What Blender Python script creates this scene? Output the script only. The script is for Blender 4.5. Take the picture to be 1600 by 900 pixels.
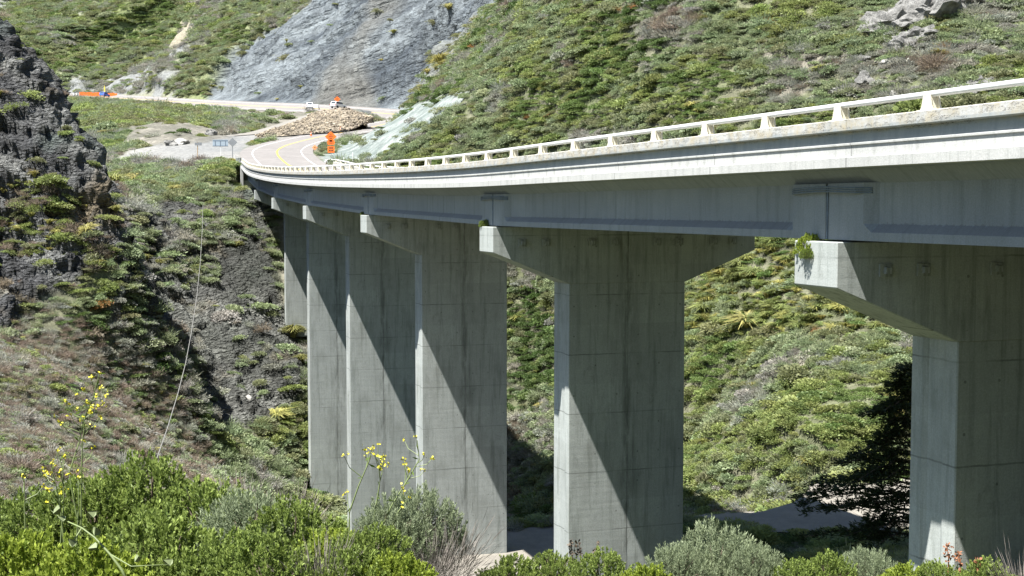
import bpy, math, random
import numpy as np
from math import radians, pi, sin, cos, atan, sqrt
from mathutils import Vector, Matrix

random.seed(7)
RNG = np.random.default_rng(11)
for o in list(bpy.data.objects):
    bpy.data.objects.remove(o)
SC = bpy.context.scene
COL = SC.collection

# ------------------------------------------------------------------ camera
F = 2050.0
PITCH = atan(125.0 / F)
cam = bpy.data.cameras.new("camera")
cam.sensor_width = 36.0
cam.lens = 36.0 * F / 1600.0
cam.clip_start = 0.1
cam.clip_end = 5000.0
co = bpy.data.objects.new("camera", cam)
co.location = (0, 0, 0)
co.rotation_euler = (pi / 2 - PITCH, 0, 0)
COL.objects.link(co)
SC.camera = co

# ------------------------------------------------------------------ light
SUN = Vector((-0.825, -0.685, 2.13)).normalized()
w = bpy.data.worlds.new("World")
SC.world = w
w.use_nodes = True
nt = w.node_tree
bg = nt.nodes["Background"]
sky = nt.nodes.new("ShaderNodeTexSky")
sky.sky_type = 'NISHITA'
sky.sun_disc = False
sky.sun_elevation = math.asin(SUN.z)
sky.sun_rotation = math.atan2(SUN.x, SUN.y)
sky.air_density = 1.0
sky.dust_density = 0.4
sky.ozone_density = 3.0
nt.links.new(sky.outputs[0], bg.inputs[0])
bg.inputs[1].default_value = 0.056
sl = bpy.data.lights.new("sun", 'SUN')
sl.energy = 5.0
sl.angle = radians(0.5)
sl.color = (1.0, 0.975, 0.93)
so = bpy.data.objects.new("sun", sl)
so.rotation_euler = SUN.to_track_quat('Z', 'Y').to_euler()
so.location = SUN * 300
COL.objects.link(so)
SC.view_settings.view_transform = 'Standard'
SC.view_settings.look = 'None'
SC.view_settings.gamma = 1.0
SC.view_settings.exposure = 1.6
SC.render.engine = 'CYCLES'


# ------------------------------------------------------------------ helpers
def W(px, py, Y):
    """a point seen at photo pixel px,py standing Y metres ahead"""
    u = (px - 800.0) / F
    v = (450.0 - py) / F
    x, y, z = u, cos(PITCH) + v * sin(PITCH), -sin(PITCH) + v * cos(PITCH)
    k = Y / y
    return np.array([x * k, Y, z * k])


def proj(P):
    P = np.asarray(P, float)
    dep = P[..., 1] * cos(PITCH) - P[..., 2] * sin(PITCH)
    up = P[..., 1] * sin(PITCH) + P[..., 2] * cos(PITCH)
    dep = np.where(np.abs(dep) < 1e-3, 1e-3, dep)
    return 800 + F * P[..., 0] / dep, 450 - F * up / dep


def tag(o, label=None, cat=None, group=None, kind=None):
    if label: o["label"] = label
    if cat: o["category"] = cat
    if group: o["group"] = group
    if kind: o["kind"] = kind
    return o


def empty(name, loc, label=None, cat=None, group=None, rz=0.0):
    o = bpy.data.objects.new(name, None)
    o.location = tuple(loc)
    o.rotation_euler = (0, 0, rz)
    o.empty_display_size = 0.2
    COL.objects.link(o)
    return tag(o, label, cat, group)


def link(name, me, mat, parent=None, loc=None, rz=None):
    o = bpy.data.objects.new(name, me)
    if mat is not None and len(me.materials) == 0:
        me.materials.append(mat)
    COL.objects.link(o)
    if parent is not None: o.parent = parent
    if loc is not None: o.location = tuple(loc)
    if rz is not None: o.rotation_euler = (0, 0, rz)
    return o


def mesh(name, V, Fc, smooth=False, uv=None):
    me = bpy.data.meshes.new(name)
    me.from_pydata([tuple(v) for v in V], [], [tuple(f) for f in Fc])
    if smooth:
        me.polygons.foreach_set("use_smooth", [True] * len(me.polygons))
    if uv is not None:
        l = me.uv_layers.new(name="UVMap")
        vi = np.empty(len(me.loops), np.int32)
        me.loops.foreach_get("vertex_index", vi)
        l.data.foreach_set("uv", np.asarray(uv, np.float32)[vi].ravel())
    me.update()
    return me


def quadmesh(name, V, Q, smooth=False, face_rnd=None):
    """fast mesh from numpy quads"""
    V = np.asarray(V, np.float32); Q = np.asarray(Q, np.int32)
    n = Q.shape[1]
    me = bpy.data.meshes.new(name)
    me.vertices.add(len(V)); me.vertices.foreach_set("co", V.ravel())
    me.loops.add(Q.size); me.loops.foreach_set("vertex_index", Q.ravel())
    me.polygons.add(len(Q))
    me.polygons.foreach_set("loop_start", np.arange(0, Q.size, n, dtype=np.int32))
    me.polygons.foreach_set("loop_total", np.full(len(Q), n, np.int32))
    if smooth:
        me.polygons.foreach_set("use_smooth", np.ones(len(Q), bool))
    me.update(calc_edges=True)
    if face_rnd is not None:
        a = me.attributes.new("rnd", 'FLOAT', 'FACE')
        a.data.foreach_set("value", np.asarray(face_rnd, np.float32))
    return me


class MB:
    """collects simple solids into one mesh"""
    def __init__(s): s.V = []; s.F = []
    def add(s, V, Fc):
        b = len(s.V); s.V += [tuple(v) for v in V]; s.F += [tuple(i + b for i in f) for f in Fc]; return s
    def box(s, x0, x1, y0, y1, z0, z1, b=0.0):
        V = [(x0, y0, z0), (x1, y0, z0), (x1, y1, z0), (x0, y1, z0), (x0, y0, z1), (x1, y0, z1), (x1, y1, z1), (x0, y1, z1)]
        return s.add(V, [(0, 3, 2, 1), (4, 5, 6, 7), (0, 1, 5, 4), (1, 2, 6, 5), (2, 3, 7, 6), (3, 0, 4, 7)])
    def tube(s, pts, rad, n=8, cap=True):
        pts = [Vector(p) for p in pts]
        if not hasattr(rad, '__len__'): rad = [rad] * len(pts)
        rings = []
        for i, p in enumerate(pts):
            d = (pts[min(i + 1, len(pts) - 1)] - pts[max(i - 1, 0)]).normalized()
            a = d.cross(Vector((0, 0, 1)))
            if a.length < 0.05: a = d.cross(Vector((1, 0, 0)))
            a.normalize(); c = a.cross(d)
            rings.append([p + (a * cos(t) + c * sin(t)) * rad[i] for t in [2 * pi * k / n for k in range(n)]])
        V = [v for r in rings for v in r]; Fc = []
        for i in range(len(pts) - 1):
            for k in range(n):
                k2 = (k + 1) % n
                Fc.append((i * n + k, i * n + k2, (i + 1) * n + k2, (i + 1) * n + k))
        if cap:
            Fc.append(tuple(range(n))); Fc.append(tuple((len(pts) - 1) * n + k for k in reversed(range(n))))
        return s.add(V, Fc)
    def prism(s, poly, y0, y1, axis='y'):
        """polygon in (a,b) extruded along the third axis"""
        n = len(poly)
        mk = {'y': lambda a, b, t: (a, t, b), 'z': lambda a, b, t: (a, b, t), 'x': lambda a, b, t: (t, a, b)}[axis]
        V = [mk(a, b, y0) for a, b in poly] + [mk(a, b, y1) for a, b in poly]
        Fc = [(i, (i + 1) % n, n + (i + 1) % n, n + i) for i in range(n)]
        Fc += [tuple(reversed(range(n))), tuple(range(n, 2 * n))]
        return s.add(V, Fc)
    def build(s, name, mat, parent=None, loc=None, rz=None, smooth=False, bevel=0.0):
        me = mesh(name, s.V, s.F, smooth)
        import bmesh
        bm = bmesh.new(); bm.from_mesh(me)
        bmesh.ops.recalc_face_normals(bm, faces=bm.faces)
        if bevel > 0:
            bmesh.ops.bevel(bm, geom=[e for e in bm.edges if e.is_manifold and e.calc_face_angle(0) > 0.5], offset=bevel, segments=1, affect='EDGES')
        bm.to_mesh(me); bm.free()
        return link(name, me, mat, parent, loc, rz)


# -------- numpy noise
def _hash(ix, iy, iz, seed):
    h = (ix.astype(np.int64) * 374761393 + iy.astype(np.int64) * 668265263 + iz.astype(np.int64) * 2147483647 + seed * 974634777)
    h = (h ^ (h >> 13)) * 1274126177
    h = h & 0x7fffffff
    h = (h ^ (h >> 16))
    return (h & 0xffffff) / float(0xffffff)


def vnoise(x, y, z, seed=0):
    ix, iy, iz = np.floor(x).astype(np.int64), np.floor(y).astype(np.int64), np.floor(z).astype(np.int64)
    fx, fy, fz = x - ix, y - iy, z - iz
    fx = fx * fx * (3 - 2 * fx); fy = fy * fy * (3 - 2 * fy); fz = fz * fz * (3 - 2 * fz)
    r = 0
    for dx in (0, 1):
        wx = fx if dx else 1 - fx
        for dy in (0, 1):
            wy = fy if dy else 1 - fy
            for dz in (0, 1):
                wz = fz if dz else 1 - fz
                r = r + wx * wy * wz * _hash(ix + dx, iy + dy, iz + dz, seed)
    return r * 2 - 1


def fbm(P, scale, octv=4, seed=0, ridged=False, gain=0.5):
    t = 0; a = 1.0; tot = 0; s = 1.0 / scale
    for i in range(octv):
        n = vnoise(P[:, 0] * s + i * 17.3, P[:, 1] * s + i * 5.1, P[:, 2] * s - i * 9.7, seed + i)
        if ridged: n = 1 - 2 * np.abs(n)
        t = t + a * n; tot += a; a *= gain; s *= 2.03
    return t / tot


def cellf(P, scale, seed=0):
    """F1 cell height noise: per-cell random value, and distance to nearest point"""
    Q = P / scale
    I = np.floor(Q).astype(np.int64)
    best = np.full(len(P), 9.0); val = np.zeros(len(P))
    for dx in (-1, 0, 1):
        for dy in (-1, 0, 1):
            for dz in (-1, 0, 1):
                a, b, c = I[:, 0] + dx, I[:, 1] + dy, I[:, 2] + dz
                ox, oy, oz = _hash(a, b, c, seed + 1), _hash(a, b, c, seed + 2), _hash(a, b, c, seed + 3)
                d = (a + ox - Q[:, 0]) ** 2 + (b + oy - Q[:, 1]) ** 2 + (c + oz - Q[:, 2]) ** 2
                m = d < best
                best = np.where(m, d, best); val = np.where(m, _hash(a, b, c, seed + 4), val)
    return val, np.sqrt(best)


def inpoly(x, y, poly):
    r = np.zeros(len(x), bool)
    n = len(poly)
    for i in range(n):
        x0, y0 = poly[i]; x1, y1 = poly[(i + 1) % n]
        if y0 == y1: continue
        c = ((y0 > y) != (y1 > y)) & (x < (x1 - x0) * (y - y0) / (y1 - y0) + x0)
        r ^= c
    return r


# ------------------------------------------------------------------ materials
def new_mat(name):
    m = bpy.data.materials.new(name)
    m.use_nodes = True
    n = m.node_tree.nodes
    return m, m.node_tree, n["Principled BSDF"]


def N(nt, t, **kw):
    n = nt.nodes.new(t)
    for k, v in kw.items(): setattr(n, k, v)
    return n


def ramp(nt, src, stops):
    r = N(nt, "ShaderNodeValToRGB")
    el = r.color_ramp.elements
    while len(el) < len(stops): el.new(0.5)
    for e, (p, c) in zip(el, stops):
        e.position = p
        e.color = (c[0], c[1], c[2], 1) if hasattr(c, '__len__') else (c, c, c, 1)
    nt.links.new(src, r.inputs[0])
    return r.outputs[0]


def noise(nt, vec, scale, detail=4, rough=0.55, dist=0.0):
    n = N(nt, "ShaderNodeTexNoise")
    n.inputs["Scale"].default_value = scale
    n.inputs["Detail"].default_value = detail
    n.inputs["Roughness"].default_value = rough
    n.inputs["Distortion"].default_value = dist
    if vec is not None: nt.links.new(vec, n.inputs["Vector"])
    return n.outputs["Fac"]


def mixc(nt, fac, a, b, mode='MIX'):
    m = N(nt, "ShaderNodeMix", data_type='RGBA', blend_type=mode)
    for sock, v in ((m.inputs[0], fac), (m.inputs[6], a), (m.inputs[7], b)):
        if isinstance(v, bpy.types.NodeSocket): nt.links.new(v, sock)
        elif hasattr(v, '__len__'): sock.default_value = (v[0], v[1], v[2], 1)
        elif sock.type == 'RGBA': sock.default_value = (v, v, v, 1)
        else: sock.default_value = v
    return m.outputs[2]


def mth(nt, op, a, b=None, c=None):
    m = N(nt, "ShaderNodeMath", operation=op)
    for i, v in enumerate((a, b, c)):
        if v is None: continue
        if isinstance(v, bpy.types.NodeSocket): nt.links.new(v, m.inputs[i])
        else: m.inputs[i].default_value = v
    return m.outputs[0]


def mapping(nt, vec, scale):
    m = N(nt, "ShaderNodeMapping")
    m.inputs["Scale"].default_value = scale
    nt.links.new(vec, m.inputs["Vector"])
    return m.outputs[0]


def bump(nt, h, bsdf, strength=0.4, dist=0.02):
    b = N(nt, "ShaderNodeBump")
    b.inputs["Strength"].default_value = strength
    b.inputs["Distance"].default_value = dist
    nt.links.new(h, b.inputs["Height"])
    nt.links.new(b.outputs[0], bsdf.inputs["Normal"])


def simple(name, col, rough=0.6, var=0.25, scale=6.0, metal=0.0):
    m, t, b = new_mat(name)
    tc = N(t, "ShaderNodeTexCoord").outputs["Object"]
    f = noise(t, tc, scale, 5)
    c = ramp(t, f, [(0.3, [x * (1 - var) for x in col]), (0.7, [min(1, x * (1 + var * 0.6)) for x in col])])
    t.links.new(c, b.inputs["Base Color"])
    b.inputs["Roughness"].default_value = rough
    b.inputs["Metallic"].default_value = metal
    return m


def concrete(name, base, mode, streak=0.5, joints=True, dirt=False):
    """mode 'uv': UV = (metres along, metres up).  mode 'obj': object x across, z up"""
    m, t, b = new_mat(name)
    tcn = N(t, "ShaderNodeTexCoord")
    if mode == 'uv':
        sep = N(t, "ShaderNodeSeparateXYZ"); t.links.new(tcn.outputs["UV"], sep.inputs[0])
        s, z = sep.outputs[0], sep.outputs[1]
        cb = N(t, "ShaderNodeCombineXYZ"); t.links.new(s, cb.inputs[0]); t.links.new(z, cb.inputs[2])
        vec = cb.outputs[0]
    else:
        vec = tcn.outputs["Object"]
        sep = N(t, "ShaderNodeSeparateXYZ"); t.links.new(vec, sep.inputs[0])
        s, z = sep.outputs[0], sep.outputs[2]
    big = noise(t, vec, 0.45, 4, 0.6)
    mid = noise(t, vec, 3.0, 6, 0.65)
    fine = noise(t, vec, 26.0, 4, 0.6)
    stv = mapping(t, vec, (3.2, 3.2, 0.22))
    st = noise(t, stv, 1.0, 6, 0.72, 0.3)
    stv2 = mapping(t, vec, (11, 11, 0.5))
    st2 = noise(t, stv2, 1.0, 3, 0.6)
    B = np.array(base)
    c = ramp(t, big, [(0.3, B * 0.88), (0.55, B), (0.75, B * 1.08)])
    c = mixc(t, ramp(t, mid, [(0.35, 0.0), (0.7, 0.5)]), c, tuple(B * np.array([0.84, 0.86, 0.86])))
    dark = mth(t, 'MULTIPLY', ramp(t, st, [(0.50, 0.0), (0.72, 1.0)]), streak)
    c = mixc(t, dark, c, tuple(B * np.array([0.50, 0.52, 0.50])))
    c = mixc(t, mth(t, 'MULTIPLY', ramp(t, st2, [(0.55, 0.0), (0.8, 1.0)]), 0.35 * streak), c, tuple(np.minimum(B * 1.35, 0.8)))
    c = mixc(t, 0.35, c, mixc(t, 1.0, c, ramp(t, fine, [(0.3, 0.55), (0.7, 1.25)]), 'MULTIPLY'))
    # pour joints
    wob = mth(t, 'MULTIPLY', mth(t, 'SUBTRACT', mid, 0.5), 0.05)
    def lines(coord, period, width, off=0.0):
        q = mth(t, 'ADD', mth(t, 'ADD', coord, off), wob)
        q = mth(t, 'ABSOLUTE', mth(t, 'SUBTRACT', mth(t, 'FRACT', mth(t, 'DIVIDE', q, period)), 0.5))
        return mth(t, 'SMOOTH_MIN', mth(t, 'MULTIPLY', mth(t, 'GREATER_THAN', q, 0.5 - width / period), 1.0), 1.0, 0.0)
    if mode == 'uv':
        if joints:
            ln = lines(s, 6.1, 0.022, 0.6)
            c = mixc(t, mth(t, 'MULTIPLY', ln, 0.6), c, tuple(B * 0.3))
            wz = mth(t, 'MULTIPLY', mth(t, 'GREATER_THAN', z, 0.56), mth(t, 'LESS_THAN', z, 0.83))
            c = mixc(t, mth(t, 'MULTIPLY', wz, ramp(t, st, [(0.25, 0.35), (0.6, 0.85)])), c, tuple(B * np.array([0.58, 0.64, 0.68])))  # curb overhang's bluish shade painted into the upper wall, mixed with stain streaks
            # tan lichen and rust on the curb
            cz = ramp(t, z, [(0.0, 0.0), (0.74, 0.0), (0.80, 1.0), (1.0, 1.0)])
            c = mixc(t, mth(t, 'MULTIPLY', cz, ramp(t, mid, [(0.42, 0.0), (0.65, 0.75)])), c, (0.36, 0.31, 0.21))
            sp = noise(t, mapping(t, vec, (0.6, 0.6, 2.5)), 1.0, 5, 0.8)
            c = mixc(t, mth(t, 'MULTIPLY', cz, ramp(t, sp, [(0.66, 0.0), (0.70, 0.9)])), c, (0.25, 0.11, 0.04))
            wk = mth(t, 'ABSOLUTE', mth(t, 'SUBTRACT', noise(t, mapping(t, vec, (0.8, 0.8, 3.0)), 1.0, 6, 0.75), 0.5))
            c = mixc(t, mth(t, 'MULTIPLY', cz, mth(t, 'LESS_THAN', wk, 0.006)), c, (0.06, 0.055, 0.05))
        if dirt:
            zz = mth(t, 'ADD', z, mth(t, 'MULTIPLY', mth(t, 'SUBTRACT', st2, 0.5), 0.22))
            bnd = mth(t, 'MULTIPLY', mth(t, 'GREATER_THAN', z, 0.188), mth(t, 'LESS_THAN', zz, 0.372))
            inn = mth(t, 'GREATER_THAN', sep.outputs[0], -1e6)
            c = mixc(t, mth(t, 'MULTIPLY', mth(t, 'MULTIPLY', bnd, inn), 0.36), c, (0.12, 0.11, 0.11))
        h = mth(t, 'ADD', fine, mth(t, 'MULTIPLY', mid, 1.5))
    else:
        ln1 = lines(z, 2.44, 0.022, 0.35)
        brk = ramp(t, noise(t, vec, 0.55, 3), [(0.42, 0.12), (0.62, 1.0)])
        c = mixc(t, mth(t, 'MULTIPLY', mth(t, 'MULTIPLY', ln1, brk), 0.6), c, tuple(B * 0.22))
        cl = mth(t, 'LESS_THAN', mth(t, 'ABSOLUTE', mth(t, 'ADD', s, wob)), 0.028)
        c = mixc(t, mth(t, 'MULTIPLY', cl, mth(t, 'MULTIPLY', brk, 0.75)), c, tuple(B * 0.16))
        wn = N(t, "ShaderNodeTexWhiteNoise", noise_dimensions='2D'); cbx = N(t, "ShaderNodeCombineXYZ")
        t.links.new(mth(t, 'FLOOR', mth(t, 'DIVIDE', mth(t, 'ADD', mth(t, 'ADD', z, 0.35 - 1.22), wob), 2.44)), cbx.inputs[0])
        t.links.new(mth(t, 'FLOOR', mth(t, 'DIVIDE', mth(t, 'ADD', s, 60.0), 2.6)), cbx.inputs[1]); t.links.new(cbx.outputs[0], wn.inputs["Vector"])
        c = mixc(t, 1.0, c, ramp(t, wn.outputs["Value"], [(0.0, 0.92), (1.0, 1.06)]), 'MULTIPLY')
        blot = noise(t, mapping(t, vec, (2.0, 2.0, 0.8)), 1.0, 8, 0.8, 0.8)
        c = mixc(t, mth(t, 'MULTIPLY', ramp(t, blot, [(0.56, 0.0), (0.68, 1.0)]), 0.45), c, tuple(B * np.array([0.36, 0.36, 0.33])))
        seep = mth(t, 'MULTIPLY', mth(t, 'POWER', 2.718, mth(t, 'MULTIPLY', mth(t, 'ABSOLUTE', s), -3.0)), ramp(t, noise(t, mapping(t, vec, (3, 3, 0.5)), 1.0, 6, 0.75), [(0.42, 0.0), (0.62, 0.8)]))
        c = mixc(t, seep, c, tuple(B * np.array([0.25, 0.25, 0.23])))
        # tie holes on a 1.22 m grid, some patched
        hx = mth(t, 'SUBTRACT', mth(t, 'FRACT', mth(t, 'DIVIDE', s, 0.95)), 0.5)
        hz = mth(t, 'SUBTRACT', mth(t, 'FRACT', mth(t, 'DIVIDE', mth(t, 'ADD', z, 0.2), 1.22)), 0.5)
        hd = mth(t, 'SQRT', mth(t, 'ADD', mth(t, 'MULTIPLY', hx, hx), mth(t, 'MULTIPLY', hz, mth(t, 'MULTIPLY', hz, 1.6))))
        pres = ramp(t, noise(t, vec, 1.7, 1), [(0.5, 0.0), (0.56, 1.0)])
        c = mixc(t, mth(t, 'MULTIPLY', mth(t, 'LESS_THAN', hd, 0.038), mth(t, 'MULTIPLY', pres, 0.55)), c, tuple(B * 0.15))
        # damp black staining
        dm = mth(t, 'MULTIPLY', ramp(t, noise(t, mapping(t, vec, (1, 1, 0.5)), 0.7, 6, 0.7), [(0.52, 0.0), (0.75, 1.0)]), 0.5)
        c = mixc(t, dm, c, tuple(B * np.array([0.45, 0.45, 0.42])))
        bd = mapping(t, vec, (0.3, 0.3, 5.5))
        h = mth(t, 'ADD', fine, mth(t, 'MULTIPLY', noise(t, bd, 1.0, 3), 1.5))
    t.links.new(c, b.inputs["Base Color"])
    b.inputs["Roughness"].default_value = 0.88
    b.inputs["Specular IOR Level"].default_value = 0.25
    bump(t, h, b, 0.35, 0.012)
    return m


M = {}
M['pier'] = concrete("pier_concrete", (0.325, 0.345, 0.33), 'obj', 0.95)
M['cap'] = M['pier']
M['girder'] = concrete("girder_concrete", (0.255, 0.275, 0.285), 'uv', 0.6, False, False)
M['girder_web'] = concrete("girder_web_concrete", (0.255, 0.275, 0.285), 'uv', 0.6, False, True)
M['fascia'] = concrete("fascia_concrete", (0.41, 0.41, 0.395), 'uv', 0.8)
M['post'] = simple("post_paint", (0.56, 0.53, 0.43), 0.7, 0.15, 9)
M['rail'] = simple("rail_paint", (0.60, 0.61, 0.60), 0.35, 0.08, 3)
M['cable'] = simple("cable_steel", (0.13, 0.17, 0.22), 0.5, 0.2, 8, 0.3)
M['steel'] = simple("grey_steel", (0.30, 0.31, 0.32), 0.45, 0.15, 5, 0.4)
M['orange'] = simple("orange_sheeting", (0.85, 0.16, 0.015), 0.5, 0.08, 5)
M['black'] = simple("black_paint", (0.02, 0.02, 0.02), 0.6, 0.2, 5)
M['white'] = simple("white_paint", (0.75, 0.75, 0.73), 0.35, 0.06, 5)
M['wood'] = simple("weathered_wood", (0.42, 0.29, 0.16), 0.85, 0.25, 9)
M['board'] = simple("sign_back", (0.30, 0.36, 0.41), 0.5, 0.1, 5)
M['glass'] = simple("window_glass", (0.03, 0.04, 0.05), 0.1, 0.1, 5)
M['rubber'] = simple("tyre_rubber", (0.025, 0.025, 0.025), 0.85, 0.2, 5)
M['blue'] = simple("blue_paint", (0.03, 0.13, 0.55), 0.4, 0.1, 5)
M['yellow'] = simple("yellow_paint", (0.80, 0.62, 0.10), 0.5, 0.1, 5)
M['line_white'] = simple("road_paint_white", (0.6, 0.59, 0.57), 0.7, 0.12, 4)
M['line_yellow'] = simple("road_paint_yellow", (0.58, 0.38, 0.06), 0.7, 0.12, 4)
M['rust'] = simple("rusty_stalk", (0.22, 0.09, 0.04), 0.8, 0.3, 20)
M['bark'] = simple("bark", (0.11, 0.085, 0.06), 0.9, 0.4, 14)
M['twig'] = simple("dead_twig", (0.17, 0.15, 0.13), 0.9, 0.3, 14)
M['stem'] = simple("green_stem", (0.15, 0.19, 0.07), 0.6, 0.2, 14)
M['petal'] = simple("yellow_petal", (0.62, 0.56, 0.03), 0.6, 0.12, 30)


def leaf_mat(name, c0, c1, trans=0.3, instancer=False):
    m, t, b = new_mat(name)
    at = N(t, "ShaderNodeAttribute", attribute_name="rnd", attribute_type='GEOMETRY')
    if instancer:
        ti = N(t, "ShaderNodeAttribute", attribute_name="tint", attribute_type='INSTANCER')
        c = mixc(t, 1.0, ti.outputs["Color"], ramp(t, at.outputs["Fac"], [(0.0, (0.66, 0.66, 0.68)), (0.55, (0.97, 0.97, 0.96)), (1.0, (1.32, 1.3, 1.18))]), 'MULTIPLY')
    else:
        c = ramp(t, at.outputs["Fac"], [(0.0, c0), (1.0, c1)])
    t.links.new(c, b.inputs["Base Color"])
    b.inputs["Roughness"].default_value = 0.55
    b.inputs["Specular IOR Level"].default_value = 0.3
    tr = N(t, "ShaderNodeBsdfTranslucent")
    t.links.new(c, tr.inputs[0])
    mx = N(t, "ShaderNodeMixShader"); mx.inputs[0].default_value = trans
    t.links.new(b.outputs[0], mx.inputs[1]); t.links.new(tr.outputs[0], mx.inputs[2])
    t.links.new(mx.outputs[0], t.nodes["Material Output"].inputs[0])
    return m


M['scrub'] = leaf_mat("scrub_leaf", 0, 0, 0.4, True)
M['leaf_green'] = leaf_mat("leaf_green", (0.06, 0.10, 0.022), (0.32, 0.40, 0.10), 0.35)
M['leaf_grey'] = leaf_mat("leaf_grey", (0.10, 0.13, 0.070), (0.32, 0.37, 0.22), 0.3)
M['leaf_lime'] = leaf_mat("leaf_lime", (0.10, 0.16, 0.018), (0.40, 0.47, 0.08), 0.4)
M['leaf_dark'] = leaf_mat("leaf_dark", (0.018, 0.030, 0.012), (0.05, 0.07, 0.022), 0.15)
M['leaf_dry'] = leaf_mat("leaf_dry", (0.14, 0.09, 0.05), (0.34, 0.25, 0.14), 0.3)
M['grass_gold'] = leaf_mat("grass_gold", (0.10, 0.12, 0.03), (0.30, 0.28, 0.10), 0.3)

# ground material: vertex colour times world-space noise
def ground_mat(name, bumpd, nscale=1.3, rough=0.95, rocky=0.0, vs=1.6, tilt=0):
    m, t, b = new_mat(name)
    at = N(t, "ShaderNodeAttribute", attribute_name="col", attribute_type='GEOMETRY')
    tc = N(t, "ShaderNodeTexCoord").outputs["Object"]
    n1 = noise(t, tc, nscale, 8, 0.72, 0.2)
    n2 = noise(t, tc, nscale * 6, 6, 0.7)
    c = mixc(t, 1.0, at.outputs["Color"], ramp(t, n1, [(0.30, 0.55), (0.5, 0.95), (0.70, 1.5)]), 'MULTIPLY')
    c = mixc(t, 1.0, c, ramp(t, n2, [(0.3, 0.72), (0.7, 1.3)]), 'MULTIPLY')
    h = mth(t, 'ADD', n1, mth(t, 'MULTIPLY', n2, 0.25))
    if rocky > 0:
        v = N(t, "ShaderNodeTexVoronoi", feature='F1')
        v.inputs["Scale"].default_value = vs; v.inputs["Detail"].default_value = 3.0
        mr = N(t, "ShaderNodeMapping"); mr.inputs["Rotation"].default_value = (0, radians(tilt), 0); t.links.new(tc, mr.inputs["Vector"])
        t.links.new(mapping(t, mr.outputs[0], (0.45 if tilt else 1.0, 1.0, 2.2)), v.inputs["Vector"])
        c = mixc(t, rocky, c, mixc(t, 1.0, c, ramp(t, v.outputs["Distance"], [(0.05, 1.35), (0.5, 0.9), (0.95, 0.45)]), 'MULTIPLY'))
        h = mth(t, 'SUBTRACT', h, mth(t, 'MULTIPLY', v.outputs["Distance"], 0.9))
    t.links.new(c, b.inputs["Base Color"])
    b.inputs["Roughness"].default_value = rough
    b.inputs["Specular IOR Level"].default_value = 0.2
    bump(t, h, b, 0.9, bumpd)
    return m


M['g_soil'] = ground_mat("scrub_soil", 0.25, 0.9)
M['g_rock'] = ground_mat("cliff_rock", 0.9, 0.45, 0.9, 0.75)
M['g_slide'] = ground_mat("landslide_rock", 1.2, 0.3, 0.9, 0.35, 0.3, 14)
M['g_gravel'] = ground_mat("gravel", 0.05, 1.5)


def asphalt(name, c0, c1):
    m, t, b = new_mat(name)
    tc = N(t, "ShaderNodeTexCoord").outputs["Object"]
    n1 = noise(t, tc, 0.25, 6, 0.6); n2 = noise(t, tc, 14, 4, 0.7)
    c = ramp(t, n1, [(0.3, c0), (0.7, c1)])
    n3 = noise(t, tc, 1.4, 7, 0.75)
    c = mixc(t, 0.7, c, mixc(t, 1.0, c, ramp(t, n3, [(0.3, 0.72), (0.7, 1.22)]), 'MULTIPLY'))
    c = mixc(t, 0.5, c, mixc(t, 1.0, c, ramp(t, n2, [(0.3, 0.7), (0.7, 1.3)]), 'MULTIPLY'))
    t.links.new(c, b.inputs["Base Color"]); b.inputs["Roughness"].default_value = 0.9
    bump(t, n2, b, 0.3, 0.01)
    return m


M['highway'] = asphalt("sun_bleached_asphalt", (0.155, 0.144, 0.135), (0.195, 0.181, 0.170))
M['oldroad'] = asphalt("old_asphalt", (0.165, 0.152, 0.13), (0.23, 0.21, 0.175))
M['dirt'] = asphalt("dirt_track", (0.165, 0.155, 0.135), (0.215, 0.20, 0.175))

#@@BRIDGE_PATH
# ------------------------------------------------------------------ bridge line
TH = radians(18.85); PP = 15.5
DIR = np.array([-sin(TH), cos(TH)]); RGT = np.array([cos(TH), sin(TH)])


def E_near(s): return RGT * PP + DIR * s


ctl = [(s, *E_near(s)) for s in (-8.0, 0.0, 10.0, 20.0, 30.0, 40.0, 50.4)]
zctl = [0.85] * 7
cum = 50.4
last = np.array(E_near(50.4))
for px, py, Y, hd in ((563, 336.5, 77.0, 17.6), (473, 322, 100.6, 16.4), (424, 309.5, 124.2, 15.4), (397, 297.5, 148.0, 14.4)):
    c = W(px, py, Y)
    h = radians(hd)
    e = c[:2] - np.array([cos(h), sin(h)]) * 0.6 - np.array([-sin(h), cos(h)]) * 0.9
    cum += float(np.linalg.norm(e - last)); last = e
    ctl.append((cum, e[0], e[1])); zctl.append(c[2] + 1.62)
PIER_S = [25.9, 50.4] + [c[0] for c in ctl[7:]]
e = W(376.0, 263, 178.0); cum += float(np.linalg.norm(e[:2] - last)); last = e[:2]
ctl.append((cum, e[0], e[1])); zctl.append(e[2]); S_END = cum
ctl = np.array(ctl); zctl = np.array(zctl)


def pchip(xs, ys, x):
    """Catmull-Rom (non uniform, finite difference tangents)"""
    xs = np.asarray(xs); ys = np.asarray(ys); x = np.asarray(x, float)
    m = np.empty(len(xs))
    m[1:-1] = ((ys[2:] - ys[1:-1]) / (xs[2:] - xs[1:-1]) * (xs[1:-1] - xs[:-2]) + (ys[1:-1] - ys[:-2]) / (xs[1:-1] - xs[:-2]) * (xs[2:] - xs[1:-1])) / (xs[2:] - xs[:-2])
    m[0] = (ys[1] - ys[0]) / (xs[1] - xs[0]); m[-1] = (ys[-1] - ys[-2]) / (xs[-1] - xs[-2])
    i = np.clip(np.searchsorted(xs, x) - 1, 0, len(xs) - 2)
    h = xs[i + 1] - xs[i]; t = (x - xs[i]) / h
    return ((2 * t**3 - 3 * t**2 + 1) * ys[i] + (t**3 - 2 * t**2 + t) * h * m[i] + (-2 * t**3 + 3 * t**2) * ys[i + 1] + (t**3 - t**2) * h * m[i + 1])


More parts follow.
